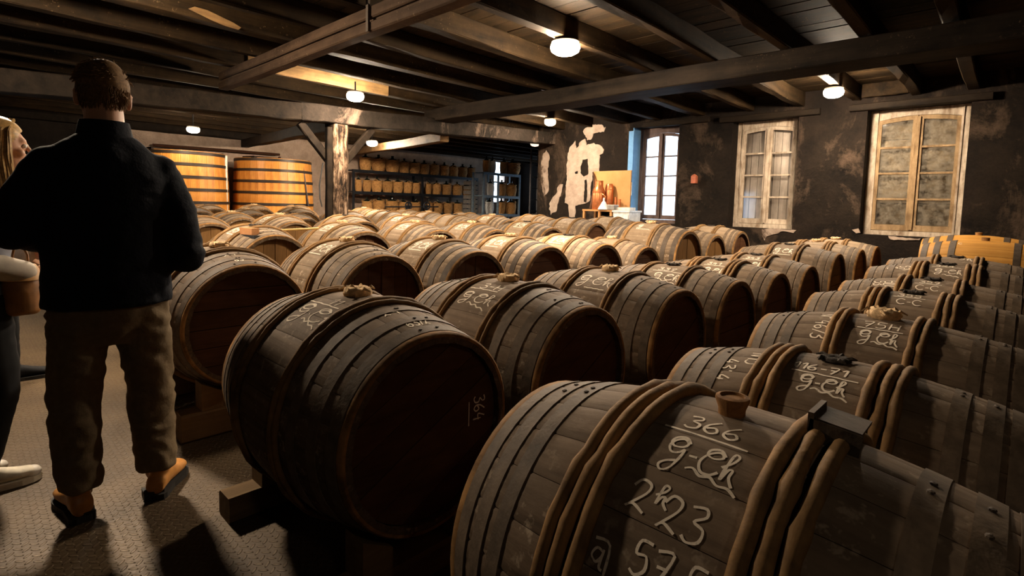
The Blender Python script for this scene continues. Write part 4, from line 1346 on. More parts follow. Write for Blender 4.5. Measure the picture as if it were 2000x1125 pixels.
# ------------------------------------------------------------------ skids: two rails under a row, blocks where a barrel sits higher
ORD = ('first', 'second', 'third', 'fourth', 'fifth', 'sixth', 'seventh', 'eighth', 'ninth')
DU = 0.40
for (lo, hi, ya, yb, nm) in ((-0.6, 0.4, 0.55, 9.0, 'front'), (-2.2, -1.6, 0.74, 8.95, 'second'), (-3.8, -3.4, 0.74, 8.85, 'third'), (-5.6, -5.1, 1.5, 8.6, 'fourth'), (-7.4, -6.9, 1.5, 8.5, 'fifth'),
                         (-9.0, -8.6, 1.55, 8.3, 'sixth'), (-10.8, -10.4, 2.4, 7.2, 'seventh'), (-12.5, -12.1, 3.2, 9.1, 'eighth')):
    row = [p for p in PLACED if lo < p[0] < hi]
    X = sum(p[0] for p in row) / len(row)
    low = lambda p: p[2] - brad((DU - 0.062) / p[3]) * p[3] - 0.006 * p[3]
    top = max(0.08, min(low(p) for p in row))
    for s_ in (-1, 1):
        mb = MB().beam((X + s_ * DU, ya - (0.02 if s_ < 0 else -0.05), top / 2), (X + s_ * DU, yb, top / 2), 0.12, top, 14, 0.003)
        tag(part('skid_rail', mb, 'rail'), 'brown timber rail under the %s row of barrels, on its %s side' % (nm, 'near' if s_ > 0 else 'far'), 'rail', 'timber rails under the barrels')
    for i, p in enumerate(sorted(row, key=lambda q: q[1])):
        gap = low(p) - top
        if gap < 0.02:
            continue
        for s_ in (-1, 1):
            r = brad(DU / p[3]) * p[3]
            if i < 3 and nm in ('front', 'second', 'third'):
                for t_ in (-1, 1):
                    y0, y1 = 0.13, 0.24
                    r = brad((DU - 0.06) / p[3]) * p[3] + 0.006
                    poly = [(y0, 0), (y1, 0), (y1, p[2] - top - sqrt(r * r - y1 * y1) - 0.005), (y0, p[2] - top - sqrt(r * r - y0 * y0) - 0.005)]
                    vs = [(dx, t_ * yy, zz) for dx in (-0.055, 0.055) for yy, zz in poly]
                    mb = MB().add(vs, [(0, 1, 2, 3), (7, 6, 5, 4), (0, 4, 5, 1), (1, 5, 6, 2), (2, 6, 7, 3), (3, 7, 4, 0)])
                    o = part('chock', mb, 'rail')
                    o.location = (p[0] + s_ * DU, p[1], top)
                    tag(o, 'pale timber chock under the %s barrel of the %s row, %s end and %s side' % (ORD[i], nm, 'near' if s_ > 0 else 'far', 'aisle' if t_ < 0 else 'window'), 'chock', 'chocks under the barrels')
            else:
                o = part('shim', MB().box((0, 0, gap / 2), (0.10, 0.12, gap - 0.004)), 'rail')
                o.location = (p[0] + s_ * DU, p[1], top)
                tag(o, 'timber shim below the %s barrel of the %s row, %s end' % (ORD[i], nm, 'near' if s_ > 0 else 'far'), 'shim', 'shims under the barrels')

# ------------------------------------------------------------------ two upright vats
def vat(label, cx, cy, r0, r1, z0, z1, seed):
    V = thing('vat', label, 'vat', (cx, cy, 0), 0, 'upright oak vats')
    n = 34
    da = pi / n - 0.0012
    mb = MB()
    vs = []
    K = 4
    for i in range(K + 1):
        k = i / K
        z = z0 + (z1 - z0) * k
        r = r0 + (r1 - r0) * k + 0.02 * sin(pi * k)
        for a, rr in ((-da, r - 0.003), (-da * .86, r), (da * .86, r), (da, r - 0.003), (da, r - 0.05), (-da, r - 0.05)):
            vs.append((rr * cos(a), rr * sin(a), z))
    fs = [(i * 6 + j, i * 6 + (j + 1) % 6, (i + 1) * 6 + (j + 1) % 6, (i + 1) * 6 + j) for i in range(K) for j in range(6)]
    fs += [(5, 4, 3, 2, 1, 0), tuple(K * 6 + j for j in range(6))]
    me = mb.add(vs, fs).mesh('stave', 'vat')
    for k in range(n):
        inst('stave', me, V, rot=(0, 0, 2 * pi * k / n + seed))
    for z in (z1 - 0.045, z1 - 0.30, z1 - 0.58, z1 - 0.86, z1 - 1.15, z1 - 1.5):
        k = (z - z0) / (z1 - z0)
        r = r0 + (r1 - r0) * k + 0.02 * sin(pi * k)
        part('hoop', MB().lathe([(r - 0.005, -0.033 + z), (r + 0.012, -0.033 + z), (r + 0.012, 0.033 + z), (r - 0.005, 0.033 + z)], 48, caps=False), 'vat_iron', V, True)
    part('lid', MB().lathe([(0.0, z1 - 0.06), (r1 - 0.05, z1 - 0.06), (r1 - 0.05, z1 - 0.02), (0.0, z1 - 0.02)], 40, caps=False), 'vat', V)
    part('lid_board', MB().box((0.3, -0.25, z1 + 0.015), (0.5, 1.1, 0.045), Matrix.Rotation(0.2, 3, 'Z')), 'girder', V)
    part('lid_board', MB().box((0.2, 0.45, z1 + 0.01), (0.4, 0.7, 0.035), Matrix.Rotation(-0.1, 3, 'Z')), 'girder', V)
    part('bearer', MB().box((-0.4, 0, z0 / 2), (0.16, 1.7, z0)).box((0.4, 0, z0 / 2), (0.16, 1.7, z0)), 'rail', V)
    return V


V1 = vat('left orange oak vat with dark hoops partly behind the man', -14.40, 3.74, 0.985, 0.945, 0.25, 2.33, 0.0)
V2 = vat('right orange oak vat with dark hoops and a diagonal strap', -14.40, 5.88, 0.985, 0.925, 0.25, 2.32, 0.05)
for V, a, b in ((V1, at(441, 304, X=-13.85), at(442, 405, X=-13.85)), (V2, at(604, 318, X=-13.9), at(607, 405, X=-13.9))):
    part('level_pipe', MB().tube([(a.x - V.location.x, a.y - V.location.y, a.z), (b.x - V.location.x, b.y - V.location.y, 0.4)], 0.035, 10), 'steel_w', V, True)
a, b = at(591, 319, X=-13.60), at(602, 402, X=-13.5)
part('strap', MB().tube([(a.x - V2.location.x, a.y - V2.location.y, a.z), (b.x - V2.location.x, b.y - V2.location.y, b.z)], 0.022, 6), 'vat_iron', V2)
for i in range(3):      # faint chalk lettering on the left vat
    pass

a, b = at(298, 283, X=-15.45), at(546, 302, X=-15.45)
P = thing('wall_pipe', 'long brown pipe on brackets above the vats', 'pipe', (-15.45, a.y, a.z))
part('pipe_run', MB().tube([(0, 0, 0), (0, (b.y - a.y) * .5, (b.z - a.z) * .5 + 0.005), (0, b.y - a.y, b.z - a.z)], 0.035, 8), 'pipe', P, True)
c = at(361, 294, X=-15.45)
for (yy, zz) in ((c.y - a.y, c.z - a.z), (b.y - a.y, b.z - a.z - 0.06)):
    part('valve', MB().lathe([(0.03, 0.0), (0.05, -0.05), (0.03, -0.14), (0.05, -0.17), (0.0, -0.18)], 10, c=(0, yy, zz), caps=False).box((0, yy, zz - 0.07), (0.03, 0.16, 0.03)), 'pipe', P)
for yy in (0.3, 1.6, 2.8):
    part('bracket', MB().box((-0.12, yy, yy / (b.y - a.y) * (b.z - a.z)), (0.27, 0.03, 0.03)), 'pipe', P)

pts = [at(x, y, X=-7.70) for x, y in ((631, 318), (628, 335), (624, 362), (625, 388), (629, 404))]
part('hanging_cable', MB().tube(pts, 0.010, 6), 'cable', po, True)

# ------------------------------------------------------------------ racks of demijohns
def rack(label, x0, x1, ys, zs, mat, cat='rack'):
    R = thing('demijohn_rack', label, cat, ((x0 + x1) / 2, (ys[0] + ys[-1]) / 2, 0))
    ox, oy = R.location.x, R.location.y
    for y in ys:
        for x in (x0, x1):
            part('upright', MB().box((x - ox, y - oy, zs[0] / 2), (0.06, 0.06, zs[0])), mat, R)
    for z in zs:
        part('shelf_board', MB().box((0, 0, z - 0.02), (abs(x1 - x0) - 0.07, ys[-1] - ys[0] - 0.07, 0.03)), mat, R)
        part('shelf_beam', MB().box((x1 - ox + 0.012, 0, z - 0.045), (0.03, ys[-1] - ys[0] + 0.06, 0.09)), mat, R)
    return R


RK = rack('long dark steel rack holding three tiers of wicker demijohns', -15.30, -14.78, (8.42, 11.0, 13.5), (2.27, 1.61, 0.95), 'rack')
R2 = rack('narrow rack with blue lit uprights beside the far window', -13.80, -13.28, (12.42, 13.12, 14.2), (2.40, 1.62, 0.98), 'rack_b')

DJ = {}


def demijohn_meshes(mat):
    if mat in DJ:
        return DJ[mat]
    n, K = 26, 14
    vs, fs = [], []
    for i in range(K + 1):
        k = i / K
        r = 0.74 + 0.26 * sin(min(1.0, k / 0.62) * pi * 0.5) if k < 0.62 else 1.0 - 0.13 * ((k - 0.62) / 0.38) ** 1.6
        for j in range(n):
            w = 0.025 * (1 if (i + j) % 2 else -1)
            t = 2 * pi * j / n
            vs.append(((r + w) * 0.5 * cos(t), (r + w) * 0.5 * sin(t), k))
    for i in range(K):
        for j in range(n):
            fs.append((i * n + j, i * n + (j + 1) % n, (i + 1) * n + (j + 1) % n, (i + 1) * n + j))
    fs.append(tuple(range(n - 1, -1, -1)))
    basket = MB().add(vs, fs).mesh('basket', mat)
    rim = MB().tube([(0.46 * cos(2 * pi * i / 28), 0.46 * sin(2 * pi * i / 28), 1.0 + 0.012 * sin(i * 2.4)) for i in range(28)], 0.045, 6, closed=True).mesh('basket_rim', mat, True)
    bottle = MB().lathe([(0.42, 0.90), (0.40, 1.02), (0.26, 1.14), (0.10, 1.20), (0.085, 1.36), (0.11, 1.37), (0.10, 1.41), (0.0, 1.42)], 20, caps=False).mesh('bottle_neck', 'glassd', True)
    hs = []
    for s in (-1, 1):
        pts = [(0.08 * cos(a), s * (0.44 + 0.02 * sin(a)), 1.0 + 0.15 * sin(a)) for a in [pi * i / 8 for i in range(9)]]
        pts = [(0.22 * cos(pi * i / 8), s * 0.45, 0.98 + 0.16 * sin(pi * i / 8)) for i in range(9)]
        hs.append(MB().tube(pts, 0.03, 6).mesh('handle', mat, True))
    DJ[mat] = (basket, rim, bottle, hs)
    return DJ[mat]


def demijohn(label, x, y, z, w, h, mat='wicker', group='wicker demijohns'):
    T = thing('demijohn', label, 'demijohn', (x, y, z + 0.002), RNG.uniform(0, 3), group)
    bk, rim, bt, hs = demijohn_meshes(mat)
    sc = (w, w, h)
    inst('basket', bk, T, scale=sc)
    inst('basket_rim', rim, T, scale=sc)
    inst('bottle_neck', bt, T, scale=sc)
    for m in hs:
        inst('handle', m, T, scale=sc)
    return T


NTH = ('first', 'second', 'third', 'fourth', 'fifth', 'sixth', 'seventh', 'eighth', 'ninth', 'tenth', 'eleventh', 'twelfth')
for tier, z, cs in (('top', 2.27, ((713.6, 23), (739, 26), (766, 26), (789, 19), (809, 20), (828, 18.5), (848, 17.5), (867.5, 17), (885, 17), (903, 16.5), (919, 15))),
                    ('middle', 1.61, ((700, 13), (717, 17), (736, 20), (757, 20), (777, 20), (796.5, 17), (812.5, 16), (837, 12), (853, 17), (872, 18), (893, 18), (911, 14))),
                    ('lowest', 0.95, ((717, 20), (740, 23), (766, 24), (788, 18), (812.5, 18), (838, 15), (856, 18), (875, 18), (894, 18)))):
    for i, (cx, wpx) in enumerate(cs):
        p0, p1 = at(cx - wpx / 2, 340, X=-15.03), at(cx + wpx / 2, 340, X=-15.03)
        w = (p1.y - p0.y) * 0.9
        demijohn('wicker demijohn on the %s tier of the long rack, %s from the left' % (tier, NTH[i]), -15.03, (p0.y + p1.y) / 2, z, w, 0.375 if wpx > 20 else 0.345)
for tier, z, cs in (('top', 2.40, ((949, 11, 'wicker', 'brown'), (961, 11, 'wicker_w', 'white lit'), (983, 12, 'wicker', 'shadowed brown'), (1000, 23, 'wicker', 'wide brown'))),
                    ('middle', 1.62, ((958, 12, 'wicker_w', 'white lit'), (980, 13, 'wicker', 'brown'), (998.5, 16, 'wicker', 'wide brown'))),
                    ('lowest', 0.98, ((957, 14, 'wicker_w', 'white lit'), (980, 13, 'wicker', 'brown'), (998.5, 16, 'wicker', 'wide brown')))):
    for i, (cx, wpx, m, wd) in enumerate(cs):
        p0, p1 = at(cx - wpx / 2, 360, X=-13.54), at(cx + wpx / 2, 360, X=-13.54)
        demijohn('%s demijohn on the %s tier of the narrow blue lit rack' % (wd, tier), -13.54, (p0.y + p1.y) / 2, z, (p1.y - p0.y) * 0.92, 0.40, m)

a, b = at(914, 352, X=-14.3), at(929, 414, X=-14.3)
zt, zb_ = a.z, 0.0
nc = 13
hc = zt / nc
for k in range(nc):
    T = thing('crate', 'grey crate in the stack right of the long rack, number %d up' % (k + 1), 'crate', (-14.3, (a.y + b.y) / 2 - 0.04, k * hc), 0, 'stacked grey crates')
    w = b.y - a.y
    T['label'] = ('lowest grey crate of the stack right of the long rack' if k == 0 else 'topmost grey crate of the stack right of the long rack' if k == nc - 1 else 'grey crate %s from the bottom of the stack right of the long rack' % NTH[k] if k < 12 else '')
    part('crate_floor', MB().box((0, 0, 0.012), (0.38, w * .9, 0.018)), 'chimney', T)
    part('crate_side', MB().box((-0.19, 0, hc * .42), (0.02, w * .94, hc * .78)).box((0.19, 0, hc * .42), (0.02, w * .94, hc * .78)).box((0, -w * .46, hc * .42), (0.38, 0.02, hc * .78)).box((0, w * .46, hc * .42), (0.38, 0.02, hc * .78)), 'chimney', T)

# ladder at the corner
a, b = at(1038, 292, X=-9.1), at(1052, 292, X=-9.1)
L = thing('ladder', 'dark steel ladder standing at the corner of the window wall', 'ladder', (-9.1, (a.y + b.y) / 2, 0))
hw_ = (b.y - a.y) / 2
for s in (-1, 1):
    part('ladder_rail', MB().box((0, s * hw_, 1.37), (0.04, 0.03, 2.74)), 'rack', L)
for k in range(9):
    part('rung', MB().tube([(0, -hw_ + 0.016, 0.3 + k * 0.29), (0, hw_ - 0.016, 0.3 + k * 0.29)], 0.013, 6), 'rack', L)

# ------------------------------------------------------------------ bench with copper measures beside the daylit window
BX0, BX1, BZ = -6.62, -5.90, 1.27
B = thing('bench', 'narrow pale wooden bench under the plywood board', 'bench', ((BX0 + BX1) / 2, 9.24, 0))
bw = BX1 - BX0
part('bench_top', MB().box((0, 0, BZ - 0.02), (bw, 0.46, 0.035)), 'ply', B)
for sx in (-1, 0.15, 1):
    for sy in (-1, 1):
        part('leg', MB().box((sx * (bw / 2 - 0.03), sy * 0.2, (BZ - 0.04) / 2), (0.045, 0.045, BZ - 0.04)), 'ply', B)
a, b = at(1160, 333, Y=9.46), at(1233, 333, Y=9.46)
tag(part('plywood_board', MB().box(((a.x + b.x) / 2, 9.465, (BZ + 2.07) / 2 + 0.002), (b.x - a.x, 0.025, 2.07 - BZ), jit=0.004), 'ply'), 'orange plywood board standing against the wall behind the copper cans', 'board')
T = thing('copper_can', 'tall copper measuring can on the bench', 'can', (-6.36, 9.20, BZ))
part('can_body', MB().lathe([(0.0, 0.0), (0.125, 0.0), (0.13, 0.01), (0.128, 0.36), (0.10, 0.44), (0.085, 0.46), (0.085, 0.58), (0.092, 0.585), (0.08, 0.585), (0.078, 0.45)], 28, caps=False), 'copper', T, True)
part('band', MB().lathe([(0.128, 0.34), (0.134, 0.345), (0.134, 0.365), (0.126, 0.37)], 28, caps=False), 'copper', T, True)
part('handle', MB().tube([(0.12, -0.04, 0.14), (0.19, -0.05, 0.17), (0.20, -0.05, 0.27), (0.125, -0.04, 0.31)], 0.011, 7), 'copper', T, True)
T = thing('copper_can', 'second copper can half hidden behind the tall copper can', 'can', (-6.21, 9.36, BZ))
part('can_body', MB().lathe([(0.0, 0.0), (0.085, 0.0), (0.088, 0.01), (0.085, 0.44), (0.07, 0.50), (0.06, 0.53), (0.05, 0.53)], 24, caps=False), 'copper', T, True)
part('band', MB().lathe([(0.085, 0.40), (0.091, 0.405), (0.091, 0.425), (0.083, 0.43)], 24, caps=False), 'copper', T, True)
T = thing('funnel', 'white funnel upside down on the bench', 'funnel', (-6.13, 9.06, BZ))
part('cone', MB().lathe([(0.115, 0.0), (0.118, 0.01), (0.03, 0.16), (0.022, 0.17)], 24, caps=False), 'whitep', T, True)
part('spout', MB().lathe([(0.022, 0.168), (0.016, 0.235), (0.01, 0.235)], 14, caps=False), 'whitep', T, True)
for (x, h, lab) in ((-6.03, 0.26, 'taller slim copper tube standing on the bench'), (-5.935, 0.22, 'shorter slim copper tube standing on the bench')):
    T = thing('measuring_tube', lab, 'tube', (x, 9.33, BZ), 0, 'slim copper tubes')
    part('tube_body', MB().lathe([(0.0, 0), (0.027, 0.0), (0.027, h), (0.02, h), (0.02, h - 0.02)], 14, caps=False), 'copper', T, True)
    part('tube_foot', MB().lathe([(0.04, 0.0), (0.04, 0.012), (0.026, 0.016)], 14, caps=False), 'copper', T, True)
T = thing('tin_box', 'flat grey box on the bench beside the funnel', 'box', (-5.925, 9.08, BZ))
part('box_body', MB().box((0, 0, 0.045), (0.15, 0.16, 0.085)), 'chimney', T)
part('box_lid', MB().box((0, 0, 0.094), (0.16, 0.17, 0.012)), 'steel_w', T)
T = thing('white_cabinet', 'white cabinet lit blue by the daylit window', 'cabinet', (-5.70, 9.24, 0))
part('cabinet_body', MB().box((0, 0, 0.62), (0.36, 0.42, 1.22)), 'whitep', T)
part('cabinet_top', MB().box((0, 0, 1.25), (0.40, 0.46, 0.035)), 'whitep', T)
part('cabinet_door', MB().box((0, -0.217, 0.62), (0.33, 0.014, 1.12)), 'whitep', T)
tag(part('paper_stack', MB().box((-5.70, 9.20, 1.268 + 0.03), (0.30, 0.22, 0.055), jit=0.003), 'paper'), 'stack of white paper lying on the white cabinet', 'paper')
tag(part('copper_pipe', MB().tube([at(1158, 337, Y=9.42), at(1161, 345, Y=9.40), at(1160, 365, Y=9.38), at(1156, 390, Y=9.32), at(1153, 407, Y=9.28)], 0.018, 8), 'pipe', None, True), 'bent dark copper pipe leaning at the left edge of the plywood', 'pipe')
c = at(1356, 351, Y=9.45)
T = thing('wall_box', 'small terracotta lantern box on the wall between the windows', 'box', (c.x, 9.45, c.z - 0.08))
part('box_body', MB().box((0, 0, 0.08), (0.09, 0.09, 0.13)), 'redmetal', T)
part('box_cap', MB().lathe([(0.055, 0.145), (0.045, 0.16), (0.0, 0.185)], 12, caps=False), 'redmetal', T)

# squeegee lying on the barrels of the fourth row
T = thing('squeegee', 'long handled wooden squeegee lying across barrel tops', 'squeegee', (-5.17, 2.05, 1.06))
h0, h1 = at(502, 452, X=-5.14), at(622, 446, X=-5.25)
hc_ = at(487, 454, X=-5.06)
o_ = Vector(T.location)
ax = (h1 - h0).normalized()
side = ax.cross(Vector((0, 0, 1))).normalized()
rot = Matrix((side, ax, side.cross(ax))).transposed()
part('head_block', MB().box(hc_ - o_ + Vector((0, 0, 0.012)), (0.20, 0.07, 0.06), rot), 'mopwood', T)
part('rubber_blade', MB().box(hc_ - o_ + Vector((0.05, 0.01, -0.035)), (0.21, 0.09, 0.03), rot), 'sole', T)
part('handle', MB().tube([hc_ - o_, h0 - o_, h1 - o_], 0.011, 8), 'handle_y', T, True)

# dark iron rod with two valve wheels in front of the rack
a, b = at(752, 404, X=-13.35), at(856, 404, X=-13.35)
T = thing('iron_rod', 'dark iron rod with two valve wheels before the long rack', 'rod', (-13.35, (a.y + b.y) / 2, 0))
oy = T.location.y
part('rod_bar', MB().tube([(0, a.y - oy, a.z), (0, b.y - oy, b.z)], 0.018, 8), 'rack', T)
for cx in (797, 833):
    c = at(cx, 402, X=-13.35)
    part('valve_wheel', MB().tube([(0.02, c.y - oy + 0.11 * cos(2 * pi * i / 18), c.z + 0.11 * sin(2 * pi * i / 18)) for i in range(18)], 0.022, 6, closed=True).box((0.02, c.y - oy, c.z), (0.03, 0.2, 0.03)).box((0.02, c.y - oy, c.z), (0.03, 0.03, 0.2)), 'rack', T)
    part('stand', MB().box((0, c.y - oy, c.z / 2), (0.05, 0.05, c.z)), 'rack', T)

# ------------------------------------------------------------------ people
def fuse(mb, name, mat, parent, voxel=0.010, smooth=4, wrinkle=0.0, seed=0.0, cut=None):
    """overlapping closed pieces grown into one continuous surface"""
    me = mb.mesh(name)
    o = bpy.data.objects.new(name, me)
    C.objects.link(o)
    m = o.modifiers.new('r', 'REMESH')
    m.mode = 'VOXEL'
    m.voxel_size = voxel
    m2 = o.modifiers.new('s', 'SMOOTH')
    m2.iterations = smooth
    m2.factor = 0.5
    dg = bpy.context.evaluated_depsgraph_get()
    new = bpy.data.meshes.new_from_object(o.evaluated_get(dg))
    bpy.data.objects.remove(o, do_unlink=True)
    bpy.data.meshes.remove(me)
    new.name = name
    if wrinkle:
        for v in new.vertices:
            p = v.co
            q = noise.noise((p.x * 9 + seed, p.y * 9, p.z * 16 + noise.noise((p.x * 5, p.y * 5, p.z * 5 + seed)) * 2.5))
            q2 = noise.noise((p.x * 22, p.y * 22 + seed, p.z * 30))
            v.co = p + v.normal * (q * wrinkle + q2 * wrinkle * 0.3)
    new.polygons.foreach_set('use_smooth', [True] * len(new.polygons))
    new.materials.clear()
    new.materials.append(MT[mat])
    r = inst(name, new, parent)
    return r


def limb(mb, pts, rs, n=16):
    mb.tube(pts, rs, n)
    for p, r in zip(pts, rs):
        mb.ellipsoid(p, (r, r, r), None, 14, 10)
    return mb


def hand(mb, wrist, d, nrm, side):
    """palm, four unequal bent fingers and a thumb leaving the side of the palm"""
    d, nrm = Vector(d).normalized(), Vector(nrm).normalized()
    lat = d.cross(nrm).normalized() * side
    w = Vector(wrist)
    rot = Matrix((lat, d, nrm)).transposed()
    mb.ellipsoid(w + d * 0.05, (0.041, 0.055, 0.017), rot)
    for k, (o, L) in enumerate(((0.030, 0.066), (0.010, 0.076), (-0.010, 0.070), (-0.029, 0.055))):
        p0 = w + d * 0.085 + lat * o
        p1 = p0 + d * L * 0.45 - nrm * 0.008
        p2 = p1 + (d * 0.7 - nrm * 0.7).normalized() * L * 0.33
        p3 = p2 + (d * 0.15 - nrm).normalized() * L * 0.28
        limb(mb, [p0, p1, p2, p3], [0.0098, 0.0092, 0.0084, 0.0072], 8)
    p0 = w + d * 0.028 + lat * 0.034
    p1 = p0 + (d * 0.6 + lat * 0.7).normalized() * 0.036
    p2 = p1 + (d * 0.85 + lat * 0.1 - nrm * 0.4).normalized() * 0.032
    limb(mb, [p0, p1, p2], [0.0125, 0.011, 0.0085], 8)


def head_pieces(mb, c, k=1.0, female=False):
    """skull, jaw, nose, lips, brow and ears about the head centre c, face toward +y"""
    c = Vector(c)
    e = lambda p, r, rot=None: mb.ellipsoid(c + Vector(p) * k, tuple(x * k for x in r), rot, 20, 14)
    e((0, -0.012, 0.022), (0.076, 0.096, 0.095))
    e((0, 0.022, -0.045), (0.058 if female else 0.063, 0.066, 0.066))
    e((0, 0.066, -0.092), (0.024 if female else 0.029, 0.022, 0.020))
    e((0, 0.070, 0.038), (0.052, 0.018, 0.016))
    for s in (-1, 1):
        e((s * 0.043, 0.060, -0.018), (0.022, 0.020, 0.020))
        e((s * 0.079, -0.010, -0.012), (0.010, 0.020, 0.034), Matrix.Rotation(radians(14) * s, 3, 'Z'))
        e((s * 0.081, -0.018, 0.006), (0.009, 0.015, 0.016), Matrix.Rotation(radians(20) * s, 3, 'Z'))
        e((s * 0.011, 0.100, -0.036), (0.009, 0.010, 0.008))
    mb.tube([c + Vector((0, 0.084, 0.026)) * k, c + Vector((0, 0.100, -0.006)) * k, c + Vector((0, 0.115, -0.030)) * k, c + Vector((0, 0.096, -0.042)) * k], [0.008 * k, 0.010 * k, 0.0125 * k, 0.009 * k], 10)
    e((0, 0.088, -0.060), (0.021, 0.010, 0.006))
    e((0, 0.086, -0.071), (0.018, 0.010, 0.0065))


def eyes(parent, c, k=1.0):
    c = Vector(c)
    for s in (-1, 1):
        E_ = part('eye', MB().ellipsoid(c + Vector((s * 0.031, 0.077, 0.014)) * k, (0.0125 * k, 0.0115 * k, 0.0105 * k), None, 12, 8), 'eye', parent, True)
        part('iris', MB().ellipsoid(c + Vector((s * 0.031, 0.0868, 0.014)) * k, (0.0055 * k, 0.0025 * k, 0.0055 * k), None, 10, 6), 'iris', E_, True)
    part('lips', MB().ellipsoid(c + Vector((0, 0.0945, -0.061)) * k, (0.018 * k, 0.0055 * k, 0.0042 * k), None, 12, 8).ellipsoid(c + Vector((0, 0.093, -0.0695)) * k, (0.016 * k, 0.006 * k, 0.005 * k), None, 12, 8), 'lip', parent, True)


def shoe(mb, heel, toe, w, h, ankle_h):
    heel, toe = Vector(heel), Vector(toe)
    d = (toe - heel)
    L = d.length
    d.normalize()
    s = Vector((d.y, -d.x, 0))
    up = Vector((0, 0, 1))
    prof = [(0.0, .70, .55), (0.06, .82, .85), (0.2, .82, 1.0), (0.38, .80, .95), (0.55, .95, .74), (0.72, 1.05, .58), (0.88, .95, .50), (0.97, .62, .38), (1.0, .3, .22)]
    rs = []
    for k, ww, hh in prof:
        c = heel + d * (L * k) + up * (0.022 + h * hh / 2)
        rs.append((c, s * (w / 2 * ww), up * (h * hh / 2)))
    mb.rings(rs, 18)
    c = heel + d * (L * 0.2)
    mb.rings([(c + up * (0.05), s * (w * .40), d * (w * .50)), (c + up * ankle_h, s * (w * .38), d * (w * .44))], 16)


def sole(heel, toe, w, t=0.028, welt=0.006):
    heel, toe = Vector(heel), Vector(toe)
    d = (toe - heel)
    L = d.length
    d.normalize()
    s = Vector((d.y, -d.x, 0))
    out = []
    for k, ww in ((-.02, .45), (0.0, .72), (0.06, .88), (0.2, .86), (0.38, .82), (0.55, 1.0), (0.72, 1.12), (0.88, 1.0), (0.97, .68), (1.02, .3)):
        out.append((heel + d * (L * k), s * (w / 2 * ww + welt)))
    vs, fs = [], []
    for c, a in out:
        for z in (0.001, t):
            vs.append(c + a + Vector((0, 0, z)))
            vs.append(c - a + Vector((0, 0, z)))
    n = len(out)
    for i in range(n - 1):
        a, b = i * 4, (i + 1) * 4
        fs += [(a, a + 1, b + 1, b), (a + 2, b + 2, b + 3, a + 3), (a, b, b + 2, a + 2), (a + 1, a + 3, b + 3, b + 1)]
    fs += [(0, 2, 3, 1), ((n - 1) * 4, (n - 1) * 4 + 1, (n - 1) * 4 + 3, (n - 1) * 4 + 2)]
    return MB().add(vs, fs)


def strands(c, rx, ry, rz, n, L, fall, spread, seed, zmin=-0.2, back=None, r0=0.0035):
    """locks of hair growing from the scalp"""
    R = random.Random(seed)
    mb = MB()
    c = Vector(c)
    k = 0
    while k < n:
        t, zz = R.uniform(0, 2 * pi), R.uniform(zmin, 1.0)
        q = sqrt(max(0, 1 - zz * zz))
        nx, ny = q * cos(t), q * sin(t)
        if back and not back(nx, ny, zz):
            continue
        k += 1
        p = c + Vector((nx * rx, ny * ry, zz * rz))
        out = Vector((nx, ny, zz))
        d = (out * 0.55 + Vector(fall) + Vector((R.uniform(-1, 1), R.uniform(-1, 1), R.uniform(-1, 1))) * spread).normalized()
        l = L * R.uniform(0.6, 1.25)
        mb.tube([p - out * 0.006, p + d * l * 0.5, p + (d + Vector((0, 0, -0.35)) + out * -0.1).normalized() * l], [r0 * 1.4, r0, r0 * 0.25], 4)
    return mb


# the man in the navy jacket, seen from behind
MAN = thing('person', 'man seen from behind in a navy jacket, khaki trousers and tan boots', 'person', (-2.72, 0.435, 0), radians(86), 'visitors on the aisle')
HC = (0.0, 0.035, 1.715)
body = MB()
head_pieces(body, HC, 1.08)
limb(body, [(0, -0.015, 1.50), (0, 0.0, 1.58), (0, 0.01, 1.66)], [0.078, 0.070, 0.066])
body.rings([((0, 0, 0.90), (0.17, 0, 0), (0, 0.11, 0)), ((0, 0, 1.08), (0.165, 0, 0), (0, 0.10, 0)), ((0, 0, 1.30), (0.20, 0, 0), (0, 0.115, 0)), ((0, -0.01, 1.45), (0.20, 0, 0), (0, 0.09, 0)), ((0, -0.01, 1.53), (0.09, 0, 0), (0, 0.065, 0))])
ARM = {-1: [(-0.175, -0.015, 1.415), (-0.285, -0.035, 1.185), (-0.15, 0.20, 1.12)], 1: [(0.175, -0.015, 1.415), (0.265, -0.05, 1.065), (0.14, 0.20, 1.07)]}
LEG = {-1: [(-0.095, 0.0, 0.92), (-0.125, 0.02, 0.50), (-0.12, -0.01, 0.10)], 1: [(0.095, 0.0, 0.92), (0.135, 0.03, 0.50), (0.145, 0.0, 0.10)]}
for s in (-1, 1):
    limb(body, ARM[s], [0.055, 0.042, 0.030], 14)
    e, w = Vector(ARM[s][1]), Vector(ARM[s][2])
    hand(body, w, (w - e) + Vector((-s * 0.05, 0, 0)), (0, 0.3, 1), -s)
    limb(body, LEG[s], [0.085, 0.055, 0.042], 14)
fuse(body, 'body', 'skin', MAN, 0.0075, 2)
eyes(MAN, HC, 1.08)
jk = MB()
jk.rings([((0, 0, 0.865), (0.222, 0, 0), (0, 0.150, 0)), ((0, 0, 0.96), (0.220, 0, 0), (0, 0.152, 0)), ((0, -0.005, 1.10), (0.214, 0, 0), (0, 0.145, 0)), ((0, -0.01, 1.26), (0.236, 0, 0), (0, 0.155, 0)), ((0, -0.018, 1.38), (0.236, 0, 0), (0, 0.148, 0)), ((0, -0.018, 1.455), (0.205, 0, 0), (0, 0.125, 0)), ((0, -0.012, 1.515), (0.145, 0, 0), (0, 0.100, 0)), ((0, -0.006, 1.555), (0.098, 0, 0), (0, 0.088, 0))], 28)
